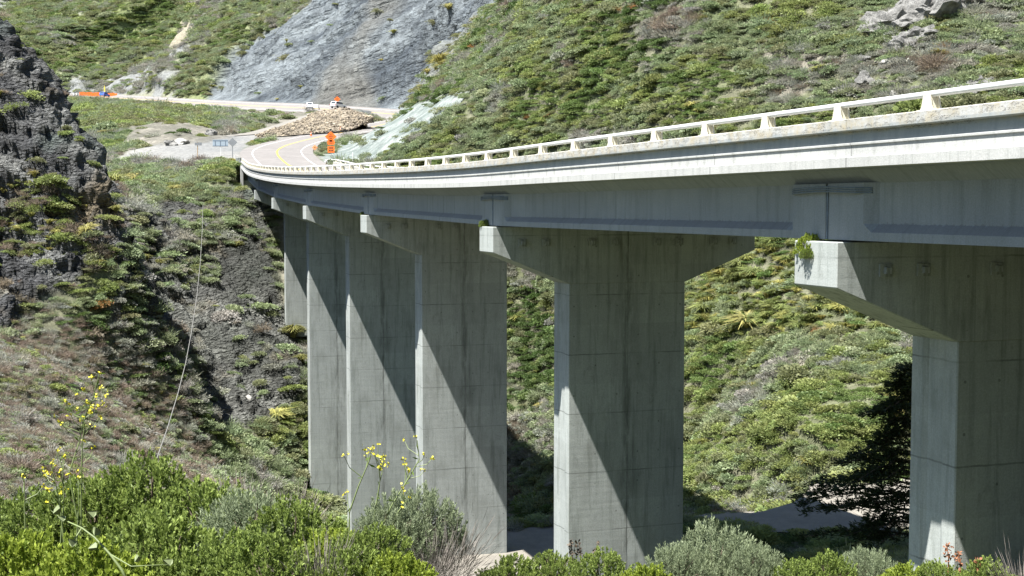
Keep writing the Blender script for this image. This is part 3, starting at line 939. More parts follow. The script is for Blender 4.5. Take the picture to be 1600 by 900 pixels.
sweep('deck_overhang', [(0.42, 0.004), (0.95, 0.05), (1.5, 0.05), (1.5, -0.32), (1.13, -0.35), (0.72, -0.02)], -8, S_END - 0.05, 1.5, M['girder'], mirror=True)
# asphalt and paint on the deck
sv = np.linspace(-8, S_END, 140); ps, ds, rs = frame(sv)
DC = np.concatenate([ps[:, :2] + rs * DECK_W / 2, ps[:, 2:] + ZR], 1)
strip('road_surface', DC, -5.5, 5.5, 0.0, M['highway'], parent=bridge)
for off, mm in ((0, 'line_yellow'), (-3.75, 'line_white'), (3.75, 'line_white')):
    strip('lane_line', DC, off - (0.14 if off == 0 else 0.07), off + (0.14 if off == 0 else 0.07), 0.008, M[mm], parent=bridge)
# tubular rail and its posts
for mir in (False, True):
    sv = np.linspace(-8, S_END - 0.4, 120); ps, ds, rs = frame(sv)
    off = DECK_W - 0.24 if mir else 0.24
    pts = [(ps[i, 0] + rs[i, 0] * off, ps[i, 1] + rs[i, 1] * off, ps[i, 2] + 1.325) for i in range(len(sv))]
    MB().tube(pts, 0.062, 12).build('rail', M['rail'], bridge, smooth=True)
pm = MB()
for sgn in (-1, 1):      # two shaped fins on a base plate
    pm.prism([(-0.20, 0.0), (0.20, 0.0), (0.145, 0.10), (0.115, 0.22), (0.095, 0.31), (0.045, 0.345), (-0.045, 0.345), (-0.095, 0.31), (-0.115, 0.22), (-0.145, 0.10)], sgn * 0.10 - 0.022, sgn * 0.10 + 0.022, 'y')
pm.prism([(-0.10, 0.0), (0.10, 0.0), (0.07, 0.2), (0.05, 0.33), (-0.05, 0.33), (-0.07, 0.2)], -0.085, 0.085, 'y')
pm.box(-0.27, 0.27, -0.15, 0.15, -0.01, 0.022)
post0 = pm.build('rail_post', M['post'], None, bevel=0.006)
first = True
for mir in (False, True):
    s = 21.3 - 3.07 * 9
    while s < S_END - 0.5:
        p, dd, r = frame(np.array([s])); p, dd, r = p[0], dd[0], r[0]
        off = DECK_W - 0.24 if mir else 0.24
        c = post0 if first else post0.copy()
        if not first: COL.objects.link(c)
        first = False
        c.parent = bridge
        c.location = (p[0] + r[0] * off, p[1] + r[1] * off, p[2] + 1.0)
        c.rotation_euler = (0, 0, math.atan2(dd[1], dd[0]))
        s += 3.07 if not mir else 6.14

# girders: straight between piers, recessed webs with solid ends
stations = [-8.0] + PIER_S + [S_END - 1.2]
OUT = 0.88      # outer face of the flange from the deck edge


def girder(name, sa, sb_, off, side, enda, endb):
    (pa, pb), (da, db2), (ra, rb2) = frame(np.array([sa, sb_]))
    A3 = np.array([*(pa[:2] + ra * off), pa[2] - 1.56]); B3 = np.array([*(pb[:2] + rb2 * off), pb[2] - 1.56])
    L = float(np.linalg.norm(B3[:2] - A3[:2])); dirv = (B3[:2] - A3[:2]) / L
    rt = np.array([dirv[1], -dirv[0]]) * side
    gap = 0.03
    h = 1.26
    webp = [(0.0, 0.0), (0.0, 0.185), (0.20, 0.365), (0.20, h), (0.45, h), (0.45, 0.365), (0.65, 0.185), (0.65, 0.0)]
    solid = [(0.0, 0.0), (0.0, 0.185), (0.0, 0.365), (0.0, h), (0.65, h), (0.65, 0.365), (0.65, 0.185), (0.65, 0.0)]
    st = [(gap, solid), (1.45, solid), (1.75, webp), (L - 1.75, webp), (L - 1.45, solid), (L - gap, solid)]
    V = []; UV = []
    for (t, pr) in st:
        for (a, z) in pr:
            q = A3[:2] + dirv * t + rt * a; V.append((q[0], q[1], A3[2] + (B3[2] - A3[2]) * t / L + z)); UV.append((sa + t + 3.0, z))
    n = 8; Fc = []
    for k2 in range(len(st) - 1):
        for i in range(n):
            Fc.append((k2 * n + i, k2 * n + (i + 1) % n, (k2 + 1) * n + (i + 1) % n, (k2 + 1) * n + i))
    Fc += [tuple(reversed(range(n))), tuple((len(st) - 1) * n + i for i in range(n))]
    me = mesh(name, V, Fc, uv=UV)
    import bmesh
    bm = bmesh.new(); bm.from_mesh(me); bmesh.ops.recalc_face_normals(bm, faces=bm.faces); bm.to_mesh(me); bm.free()
    me.materials.append(M['girder']); me.materials.append(M['girder_web'])
    for fp in me.polygons:
        m_ = sum((me.vertices[v_].co.to_2d() - Vector(A3[:2])).length for v_ in fp.vertices) / len(fp.vertices)
        if 1.7 < m_ < L - 1.7: fp.material_index = 1
    return link(name, me, None, bridge)


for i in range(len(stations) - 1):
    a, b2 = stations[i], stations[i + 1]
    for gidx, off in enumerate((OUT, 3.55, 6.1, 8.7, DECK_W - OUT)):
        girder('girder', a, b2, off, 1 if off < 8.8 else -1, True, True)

# piers
COLW, COLT, CAPT = 5.2, 1.72, 1.78
CAPL = DECK_W - 1.2
PLATE = [None]
bases = [-12.0, -18.0, -24.0, -29.0, -31.0, -14.5]
for i, s in enumerate(PIER_S):
    p, dd, r = frame(np.array([s])); p, dd, r = p[0], dd[0], r[0]
    c = p[:2] + r * DECK_W / 2
    ztop = p[2] - 1.60
    rz = math.atan2(r[1], r[0])
    pier = empty('pier', (c[0], c[1], ztop), rz=rz); pier.parent = bridge
    hw = CAPL / 2; cw = COLW / 2
    mb = MB()
    mb.prism([(-hw, 0), (hw, 0), (hw, -1.02), (cw, -2.32), (-cw, -2.32), (-hw, -1.02)], -CAPT / 2, CAPT / 2, 'y')
    mb.build('pier_cap', M['cap'], pier, bevel=0.02)
    t2 = COLT / 2
    prof = []
    for sg in (-1, 1):
        pr = [(cw - 0.03, -t2), (cw, -t2 + 0.03), (cw, -0.42), (cw - 0.07, -0.27), (cw - 0.07, 0.27), (cw, 0.42), (cw, t2 - 0.03), (cw - 0.03, t2)]
        if sg < 0: pr = [(-a, -b) for a, b in pr]
        prof += pr
    hgt = bases[i] - ztop - 0.0
    mb = MB(); mb.prism(prof, hgt, -2.325, 'z')
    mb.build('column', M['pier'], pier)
    # bearing bolt plates high on both broad faces
    for gx2 in (-4.6, -3.6, -1.6, -0.6, 1.3, 2.3, 3.9, 4.8):
        for sy in (-1, 1):
            if PLATE[0] is None:
                pm_ = MB(); pm_.add([(-.17, 0, -.14), (.17, 0, -.14), (.17, 0, .14), (-.17, 0, .14), (-.17, .05, -.14), (.17, .05, -.14), (.17, .05, .14), (-.17, .05, .14), (-.07, .05, -.07), (.07, .05, -.07), (.07, .05, .07), (-.07, .05, .07), (-.07, .15, -.07), (.07, .15, -.07), (.07, .15, .07), (-.07, .15, .07)],
                        [(3, 2, 1, 0)] + [(a_, (a_ + 1) % 4, 4 + (a_ + 1) % 4, 4 + a_) for a_ in range(4)] + [(4 + a_, 4 + (a_ + 1) % 4, 8 + (a_ + 1) % 4, 8 + a_) for a_ in range(4)] + [(8 + a_, 8 + (a_ + 1) % 4, 12 + (a_ + 1) % 4, 12 + a_) for a_ in range(4)] + [(12, 13, 14, 15)])
                PLATE[0] = mesh('anchor_plate', pm_.V, pm_.F); PLATE[0].materials.append(M['cap'])
            link('anchor_plate', PLATE[0], None, pier, (gx2, sy * (CAPT / 2 + 0.001), -0.64), 0.0 if sy > 0 else pi)
    # restrainer cables round the girder ends
    for sx in (-1, 1):
        mb = MB()
        for zc in (1.10, 1.15, 1.20):
            pts = []
            for t in np.linspace(-1, 1, 11):
                pts.append((sx * (DECK_W / 2 - OUT + 0.05 + 0.10 * (1 - t ** 4) - (0.16 if abs(t) > 0.98 else 0)), t * 1.62, zc + 0.02 * cos(t * 3)))
            mb.tube(pts, 0.02, 6)
        mb.build('restrainer_cables', M['cable'], pier)
        xx = sx * (DECK_W / 2 - OUT)
        MB().box(xx - 0.025, xx + 0.02, -0.08, -0.035, 0.05, 1.24).build('joint_pipe', M['cable'], pier)
    if i == 0:
        tag(pier, "nearest pier, mostly hidden in shade with green weed on its cap end")
# abutment at the far end
p, dd, r = frame(np.array([S_END])); p, dd, r = p[0], dd[0], r[0]
c = p[:2] + r * DECK_W / 2
ab = empty('abutment', (c[0], c[1], p[2]), rz=math.atan2(r[1], r[0])); ab.parent = bridge
hw = DECK_W / 2
MB().box(-hw + 0.3, hw - 0.3, -1.0, 0.6, -5.5, -1.62).build('seat_wall', M['pier'], ab)
MB().box(-hw + 0.3, hw - 0.3, 0.0, 0.6, -1.61, 0.40).build('back_wall', M['pier'], ab)
for sx in (-1, 1):
    x0, x1 = sorted((sx * hw, sx * (hw - 0.29)))
    MB().prism([(-1.4, -3.2), (7.5, -1.0), (7.5, 0.42), (0.0, 0.42), (-0.02, -0.02), (-1.4, -0.02)], x0, x1, 'x').build('wing_wall', M['fascia'], ab)

#@@SCRUB
# ------------------------------------------------------------------ scrub
def leaves(centers, dirs, length, width, droop=0.0, rng=RNG):
    """one bent quad per centre, pointing along dirs"""
    n = len(centers)
    dirs = dirs / (np.linalg.norm(dirs, axis=1, keepdims=True) + 1e-9)
    rv = rng.normal(size=(n, 3)); sd = np.cross(dirs, rv); sd /= np.linalg.norm(sd, axis=1, keepdims=True) + 1e-9
    L = (length * rng.uniform(0.7, 1.3, n))[:, None]; Wd = (width * rng.uniform(0.7, 1.3, n))[:, None]
    a = centers - sd * Wd * 0.15; b = centers + dirs * L * 0.55 - sd * Wd * 0.5; c = centers + dirs * L; d_ = centers + dirs * L * 0.5 + sd * Wd * 0.5
    V = np.stack([a, b, c, d_], 1).reshape(-1, 3)
    return V, np.arange(4 * n).reshape(n, 4)


def blob_dirs(n, flat=0.75, rng=RNG, zmin=-0.15):
    v = rng.normal(size=(n * 2, 3)); v /= np.linalg.norm(v, axis=1, keepdims=True); v = v[v[:, 2] > zmin][:n]
    return v


def dome(n, size, seed, flat=0.7, lobes=7, lw=(0.12, 0.08)):
    """bumpy dome of leaf clumps, radius 1"""
    rng = np.random.default_rng(seed)
    v = blob_dirs(n, rng=rng)
    lc = blob_dirs(lobes, rng=rng); lr = rng.uniform(0.35, 0.6, len(lc))
    k = rng.integers(0, len(lc), len(v))
    c = lc[k] * (1 - lr[k])[:, None] * 0.85 + v * lr[k][:, None] * rng.uniform(0.72, 1.05, len(v))[:, None]
    c[:, 2] = np.abs(c[:, 2]) * flat
    dr = v + rng.normal(size=v.shape) * 0.55 + np.array([0, 0, 0.35])
    V, Qd = leaves(c, dr, lw[0] * size, lw[1] * size, rng=rng)
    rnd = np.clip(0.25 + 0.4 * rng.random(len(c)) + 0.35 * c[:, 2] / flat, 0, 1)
    return V, Qd, rnd


def twigs(n, seed, ln=0.34, wd=0.034):
    rng = np.random.default_rng(seed)
    V = []; Qd = []
    a = rng.uniform(0, 2 * pi, n); rad = rng.uniform(0, 0.35, n)
    base = np.stack([rad * np.cos(a), rad * np.sin(a), rng.uniform(0, 0.35, n)], -1)
    dr = np.stack([np.cos(a) * rng.uniform(0.1, 1, n), np.sin(a) * rng.uniform(0.1, 1, n), rng.uniform(0.35, 1.1, n)], -1) + rng.normal(size=(n, 3)) * 0.25
    V1, Q1 = leaves(base + dr * rng.uniform(0, 0.6, n)[:, None], dr, ln, wd, rng=rng)
    return V1, Q1, rng.random(n)


def tuft(n, seed):
    rng = np.random.default_rng(seed)
    a = rng.uniform(0, 2 * pi, n); b0 = np.stack([0.15 * np.cos(a) * rng.random(n), 0.15 * np.sin(a) * rng.random(n), np.zeros(n)], -1)
    out = np.stack([np.cos(a), np.sin(a), np.zeros(n)], -1) * rng.uniform(0.15, 0.75, n)[:, None]
    up = rng.uniform(0.55, 1.0, n)[:, None] * np.array([[0, 0, 1]])
    m1 = b0 + out * 0.45 + up * 0.75; m2 = b0 + out * 1.25 + up * (1.0 - 0.6 * np.linalg.norm(out, axis=1))[:, None]
    sd = np.stack([-np.sin(a), np.cos(a), np.zeros(n)], -1) * 0.03
    V = np.stack([b0 - sd, b0 + sd, m1 + sd * 0.8, m1 - sd * 0.8, m2 + sd * 0.2, m2 - sd * 0.2], 1).reshape(-1, 3)
    i = np.arange(n)[:, None] * 6
    Qd = np.concatenate([i + np.array([[0, 1, 2, 3]]), i + np.array([[3, 2, 4, 5]])])
    r = rng.random(n)
    return V, Qd, np.concatenate([r, r])


protos = bpy.data.collections.new("scrub_kinds")


def proto(name, V, Qd, rnd):
    me = quadmesh(name, V, Qd, face_rnd=rnd)
    me.materials.append(M['scrub'])
    o = bpy.data.objects.new(name, me); protos.objects.link(o); return o


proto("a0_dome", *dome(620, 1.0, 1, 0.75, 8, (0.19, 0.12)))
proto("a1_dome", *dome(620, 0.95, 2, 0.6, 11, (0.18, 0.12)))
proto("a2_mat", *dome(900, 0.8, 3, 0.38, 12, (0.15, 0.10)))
proto("a3_twig", *twigs(420, 4))
proto("a4_tuft", *tuft(160, 5))
V1, Q1, r1 = dome(380, 0.9, 6, 0.65, 6, (0.18, 0.11)); V2, Q2, r2 = twigs(350, 7)
proto("a5_mix", np.concatenate([V1, V2]), np.concatenate([Q1, Q2 + len(V1)]), np.concatenate([r1, r2]))
proto("a6_spray", *dome(420, 1.6, 8, 0.85, 14, (0.16, 0.05)))

# candidate positions on the ground mesh: one random point per area share
pxg, pyg = proj(G)
cell_area = np.zeros(NR * NA)
dr_ = np.gradient(rr)[:, None] * np.ones((1, NA)); da_ = np.gradient(az)[None, :] * RR
slope = 1.0 / np.clip(Nn[:, 2], 0.35, 1)
area = (dr_ * da_).ravel() * slope
inview = (pxg > -220) & (pxg < 1820) & (pyg > -160) & (pyg < 1000) & (gy > 16)
size = np.interp(gy, [15, 60, 110, 200, 320, 700], [0.36, 0.50, 0.72, 1.0, 1.4, 2.3])
cover = np.full(NR * NA, 3.0)
cover = cover * (1 - 0.93 * SRC['crag'] * (1 - 0.9 * sm(n_big + 0.5 * n_mid, 0.22, 0.45)))
cover = cover * (1 - 0.93 * SRC['mid_rock'] * (1 - sm(n_big + 0.5 * n_mid, 0.08, 0.32)))
edge_r = blur(tan2 > 0, 10)
cover = cover * (1 - SRC['slide'] * (0.992 - 0.16 * edge_r - 0.12 * sm(fbm(G, 12, 3, 131), 0.35, 0.6)))
cover = cover * (1 - 0.985 * SRC['scree']) * (1 - SRC['gravel']) * (1 - 0.985 * SRC['bank']) * (1 - 0.96 * SRC['bank_up']) * (1 - SRC['rubble_fl'])
cover = cover * (1 + 0.6 * SRC['brush']) * (1 - 0.85 * frock * SRC['far']) * (1 - 0.95 * tanspot) * (1 - 0.85 * np.clip(k5 * 1.3, 0, 1))
cover = cover * np.clip((dH - 6.3) / 1.5, 0, 1) * np.clip((dC - 4.3 - 0.9 * n_mid) / 0.8, 0, 1) * np.clip((dT - 2.6) / 1, 0, 1)
cover = np.where((dB < 6.6) & (G[:, 2] > zB - 3.8), 0, cover)
# bare soil gaps
cover = cover * (1 - 0.35 * sm(fbm(G, 6, 4, 137), 0.34, 0.5))
lam = np.where(inview, cover * area / (pi * size ** 2) * 1.35, 0)
cnt = RNG.poisson(lam)
ids = np.repeat(np.arange(NR * NA), cnt)
print("scrub instances", len(ids))
jr = RNG.uniform(-0.5, 0.5, len(ids)); ja = RNG.uniform(-0.5, 0.5, len(ids))
ii, jj = ids // NA, ids % NA
Pt = np.stack([(rr[ii] + jr * np.gradient(rr)[ii]) * np.sin(az[jj] + ja * np.gradient(az)[jj]), (rr[ii] + jr * np.gradient(rr)[ii]) * np.cos(az[jj] + ja * np.gradient(az)[jj]), G[ids, 2]], -1)
fi_, fj_ = np.clip(ii + jr, 0, NR - 1.001), np.clip(jj + ja, 0, NA - 1.001)
i0_, j0_ = fi_.astype(int), fj_.astype(int); fi_ = (fi_ - i0_)[:, None]; fj_ = (fj_ - j0_)[:, None]; G3 = G.reshape(NR, NA, 3)
Pt = G3[i0_, j0_] * (1 - fi_) * (1 - fj_) + G3[i0_ + 1, j0_] * fi_ * (1 - fj_) + G3[i0_, j0_ + 1] * (1 - fi_) * fj_ + G3[i0_ + 1, j0_ + 1] * fi_ * fj_
Pt[:, 2] -= 0.05 * size[ids]
sc = size[ids] * np.exp(RNG.normal(0, 0.30, len(ids))) * (1 - 0.3 * SRC['brush'][ids])
# what grows where
c1 = fbm(Pt * np.array([1, 1, 1.5]), 9, 3, 141)[:]; c2 = fbm(Pt, 4, 3, 151); c3 = fbm(Pt, 16, 3, 161)
u = RNG.random(len(ids))
PAL = {
 'sage': (0.116, 0.138, 0.084), 'green': (0.068, 0.095, 0.034), 'lime': (0.112, 0.132, 0.052), 'dark': (0.042, 0.064, 0.022),
 'grey': (0.142, 0.142, 0.132), 'gold': (0.165, 0.160, 0.062), 'olive': (0.100, 0.106, 0.060), 'brown': (0.112, 0.092, 0.078), 'rusty': (0.16, 0.09, 0.04)}
names = list(PAL); pal = np.array([PAL[k_] for k_ in names]); NI = {k_: i for i, k_ in enumerate(names)}
choice = np.full(len(ids), NI['sage'])
v = c1 + 0.55 * c2 + RNG.normal(0, 0.11, len(ids))
choice[v > 0.13] = NI['olive']; choice[v > 0.24] = NI['lime']; choice[v > 0.48] = NI['green']
choice[v < -0.24] = NI['grey']; choice[v < -0.56] = NI['brown']
dk_ = (c3 > 0.24) & (c2 > -0.15); choice[dk_ & (u < 0.8)] = NI['green']; choice[dk_ & (c3 > 0.30) & (u < 0.7)] = NI['dark']
choice[u > 0.992] = NI['gold']; choice[u < 0.003] = NI['rusty']
g = SRC['brush'][ids] > 0.4
choice[g & (u < 0.66)] = NI['brown']; choice[g & (u < 0.28)] = NI['grey']
g = SRC['crag'][ids] > 0.4
choice[g] = np.where(u[g] < 0.45, NI['lime'], np.where(u[g] < 0.6, NI['olive'], np.where(u[g] < .7, NI['gold'], NI['brown'])))
g = SRC['far'][ids] > 0.4
vf = n_far[ids] * 1.2 + c1 * 0.5 + RNG.normal(0, 0.15, len(ids))
choice[g] = np.where(vf[g] > 0.20, NI['grey'], np.where(vf[g] > 0.0, NI['sage'], np.where(vf[g] > -0.25, NI['olive'], NI['green'])))
g = g & (u < 0.22)
choice[g] = np.where(u[g] < 0.12, NI['lime'], NI['sage'])
g = (SRC['slide'][ids] > 0.4)
choice[g] = np.where(u[g] < 0.5, NI['olive'], np.where(u[g] < 0.75, NI['sage'], NI['gold']))
pxp, pyp = proj(Pt)
g = (SRC['mid_rock'][ids] > 0.3) & (u < 0.6)
choice[g] = np.where(u[g] < 0.3, NI['sage'], NI['grey'])
g = (gy[ids] > 235) & (gy[ids] < 460) & (pyp > 160) & (pyp < 205) & (pxp < 330)
choice[g] = np.where(u[g] < 0.45, NI['lime'], np.where(u[g] < 0.8, NI['olive'], NI['sage']))
g = (gy[ids] < 125) & (gy[ids] > 84) & (pyp > 380) & (pyp < 520) & (pxp > 780)     # grassy upper bank below the deck
choice[g & (u < 0.62)] = NI['gold']; choice[g & (u < 0.42)] = NI['lime']
g = (gy[ids] < 86) & (pyp > 500) & (pxp > 780)
choice[g & (u < 0.42)] = NI['lime']
tint = 2.05 * pal[choice] * np.array([1.0, 1.0, 0.92]) * RNG.uniform(0.86, 1.16, (len(ids), 1)) * RNG.uniform(0.95, 1.05, (len(ids), 3))
kindmap = {'sage': (0, 1, 5), 'green': (2, 2, 1), 'lime': (0, 2, 6), 'dark': (2, 0, 2), 'grey': (3, 5, 1), 'gold': (4, 4, 4), 'olive': (1, 6, 0), 'brown': (3, 3, 5), 'rusty': (1, 5, 3)}
km = np.array([kindmap[k_] for k_ in names]); kd = km[choice, RNG.integers(0, 3, len(ids))]
kd = np.where((gy[ids] > 84) & (gy[ids] < 125) & (pyp > 380) & (pyp < 520) & (pxp > 780) & (choice == NI['lime']), 4, kd)
sc3 = np.stack([sc * RNG.uniform(0.85, 1.35, len(ids)), sc * RNG.uniform(0.85, 1.35, len(ids)), sc * RNG.uniform(0.5, 0.88, len(ids))], -1)
rot = np.stack([RNG.normal(0, 0.15, len(ids)), RNG.normal(0, 0.15, len(ids)), RNG.uniform(0, 2 * pi, len(ids))], -1)


def scatter(name, label, P3, kinds, scales, rots, tints, coll):
    me = bpy.data.meshes.new(name)
    me.vertices.add(len(P3)); me.vertices.foreach_set("co", P3.astype(np.float32).ravel())
    for nm, ty, dat, key in (("kind_i", 'INT', kinds.astype(np.int32), "value"), ("sc", 'FLOAT_VECTOR', scales.astype(np.float32), "vector"), ("rot", 'FLOAT_VECTOR', rots.astype(np.float32), "vector"), ("tint", 'FLOAT_VECTOR', tints.astype(np.float32), "vector")):
        at = me.attributes.new(nm, ty, 'POINT'); at.data.foreach_set(key, dat.ravel())
    o = link(name, me, None)
    ng = bpy.data.node_groups.new(name + "_nodes", 'GeometryNodeTree')
    ng.interface.new_socket("Geometry", in_out='INPUT', socket_type='NodeSocketGeometry')
    ng.interface.new_socket("Geometry", in_out='OUTPUT', socket_type='NodeSocketGeometry')
    gi = ng.nodes.new("NodeGroupInput"); go = ng.nodes.new("NodeGroupOutput")
    iop = ng.nodes.new("GeometryNodeInstanceOnPoints"); ci = ng.nodes.new("GeometryNodeCollectionInfo")
    ci.inputs["Collection"].default_value = coll; ci.inputs["Separate Children"].default_value = True; ci.inputs["Reset Children"].default_value = True
    def na(nm, ty):
        n = ng.nodes.new("GeometryNodeInputNamedAttribute"); n.data_type = ty; n.inputs["Name"].default_value = nm; return n.outputs["Attribute"]
    L = ng.links.new
    L(gi.outputs[0], iop.inputs["Points"]); L(ci.outputs[0], iop.inputs["Instance"]); iop.inputs["Pick Instance"].default_value = True
    L(na("kind_i", 'INT'), iop.inputs["Instance Index"]); L(na("sc", 'FLOAT_VECTOR'), iop.inputs["Scale"])
    e2r = ng.nodes.new("FunctionNodeEulerToRotation"); L(na("rot", 'FLOAT_VECTOR'), e2r.inputs[0]); L(e2r.outputs[0], iop.inputs["Rotation"])
    L(iop.outputs[0], go.inputs[0])
    md = o.modifiers.new("scatter", 'NODES'); md.node_group = ng
    return tag(o, label, "scrub", kind='stuff')


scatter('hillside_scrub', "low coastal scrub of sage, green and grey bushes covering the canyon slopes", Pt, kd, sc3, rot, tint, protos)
# near ground cover in front of the camera
def near_pts(n, x0, x1, y0, y1):
    P3 = np.stack([RNG.uniform(x0, x1, n), RNG.uniform(y0, y1, n), np.zeros(n)], -1)
    P3[:, 2] = ground(P3[:, 0], P3[:, 1]) - 0.02
    return P3


NP = near_pts(3800, -9, 9, 5.5, 22)
q = np.abs(NP[:, 0] / NP[:, 1]) < 0.55; NP = NP[q]
kk = RNG.choice([0, 1, 5, 6, 3, 4], len(NP), p=[.25, .2, .2, .2, .08, .07])
tt = pal[RNG.choice([NI['green'], NI['lime'], NI['sage'], NI['olive'], NI['brown']], len(NP), p=[.32, .22, .2, .18, .08])] * 1.7 * RNG.uniform(0.8, 1.25, (len(NP), 1))
ss = (RNG.uniform(0.14, 0.30, (len(NP), 1)) * np.array([[1, 1, 1.1]]))
scatter('ground_cover', "low green weeds covering the bank under the foreground bushes", NP, kk, ss, np.stack([0 * kk, 0 * kk, RNG.uniform(0, 6.28, len(kk))], -1), tt, protos)

#@@FOREGROUND
# ------------------------------------------------------------------ foreground bushes
def sprig_bush(seed, nsprig, nleaf, ll, lw, sprig_len, up=0.4, flat=0.9, core=0.55):
    """unit-radius bush: leafy sprigs on a lumpy dome"""
    rng = np.random.default_rng(seed)
    v = blob_dirs(nsprig, rng=rng, zmin=-0.05)[:nsprig]
    lumps = blob_dirs(9, rng=rng); k = np.argmax(v @ lumps.T, axis=1)
    near = np.max(v @ lumps.T, axis=1)
    rad = 0.62 + 0.36 * np.clip((near - 0.6) / 0.4, 0, 1) + rng.normal(0, 0.05, len(v))
    deep = rng.random(len(v)) < 0.3
    rad = np.where(deep, rad * rng.uniform(0.5, 0.85, len(v)), rad)
    tip = v * rad[:, None] * np.array([1, 1, flat])
    dr = v * 0.8 + np.array([0, 0, up]) + rng.normal(size=v.shape) * 0.22
    dr /= np.linalg.norm(dr, axis=1, keepdims=True)
    t = rng.random((len(v), nleaf)) ** 0.8
    C3 = tip[:, None, :] + dr[:, None, :] * ((t - 0.75) * sprig_len)[..., None]
    a = rng.uniform(0, 2 * pi, (len(v), nleaf))
    side = rng.normal(size=(len(v), nleaf, 3)); side -= (side * dr[:, None, :]).sum(-1, keepdims=True) * dr[:, None, :]
    side /= np.linalg.norm(side, axis=-1, keepdims=True)
    D3 = dr[:, None, :] * (0.35 + 0.7 * t[..., None]) + side * (1.0 - 0.45 * t[..., None])
    C3 = C3 + side * 0.004
    V, Qd = leaves(C3.reshape(-1, 3), D3.reshape(-1, 3), ll, lw, rng=rng)
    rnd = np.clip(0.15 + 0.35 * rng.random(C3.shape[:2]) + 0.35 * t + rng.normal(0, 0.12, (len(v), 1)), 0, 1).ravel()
    # stems
    mb = MB()
    for i in range(0, len(v), max(1, len(v) // 60)):
        mid = tip[i] * 0.5 + np.array([0, 0, 0.06]) + rng.normal(size=3) * 0.03
        mb.tube([(0, 0, 0), mid, tip[i] - dr[i] * sprig_len * 0.3], [0.02, 0.012, 0.005], 4)
    return V, Qd, rnd, mb


BK = {}
for nm, args, mt in (('broad', (101, 620, 34, 0.050, 0.030, 0.17, 0.35, 0.95), 'leaf_green'),
                     ('broad2', (102, 640, 34, 0.046, 0.026, 0.16, 0.5, 0.85), 'leaf_green'),
                     ('lime', (103, 560, 30, 0.055, 0.040, 0.16, 0.45, 0.8), 'leaf_lime'),
                     ('greyb', (104, 640, 44, 0.058, 0.014, 0.24, 0.7, 0.95), 'leaf_grey'),
                     ('greyb2', (105, 600, 46, 0.060, 0.013, 0.26, 0.9, 0.85), 'leaf_grey')):
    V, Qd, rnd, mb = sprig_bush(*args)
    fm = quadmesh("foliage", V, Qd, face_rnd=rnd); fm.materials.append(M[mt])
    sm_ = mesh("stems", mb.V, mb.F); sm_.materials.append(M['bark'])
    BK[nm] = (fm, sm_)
V, Qd, rnd = twigs(700, 55, 0.5, 0.012)
dm = quadmesh("twigs", V, Qd, face_rnd=rnd); dm.materials.append(M['twig'])
BK['dead'] = (dm, None)


def bush(px, pytop, Y, rad, kind, label, name='shrub', cat='shrub', group='bushes in the foreground', rz=None):
    top = W(px, pytop, Y)
    gz_ = min(ground(top[0], Y), top[2] - 0.25)
    e = empty(name, (top[0], Y, gz_), label, cat, group, rz=random.uniform(0, 6.28) if rz is None else rz)
    fm, sm2 = BK[kind]
    hz = (top[2] - gz_) / (0.95 if kind != 'dead' else 1.1)
    # raise a wide crown rather than stretching it too far
    lift = max(0.0, hz - rad * 1.25)
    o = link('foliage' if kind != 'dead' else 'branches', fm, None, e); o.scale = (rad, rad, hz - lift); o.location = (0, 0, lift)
    if sm2 is not None:
        o2 = link('stems', sm2, None, e); o2.scale = (rad, rad, hz - lift); o2.location = (0, 0, lift)
        if lift > 0.05:
            mb = MB()
            for k in range(5): mb.tube([(0.12 * rad * cos(k * 1.3), 0.12 * rad * sin(k * 1.3), -0.1), (0, 0, lift * 0.6), (0, 0, lift + 0.05)], [0.018, 0.014, 0.01], 5)
            mb.build('trunk', M['bark'], e)
    return e


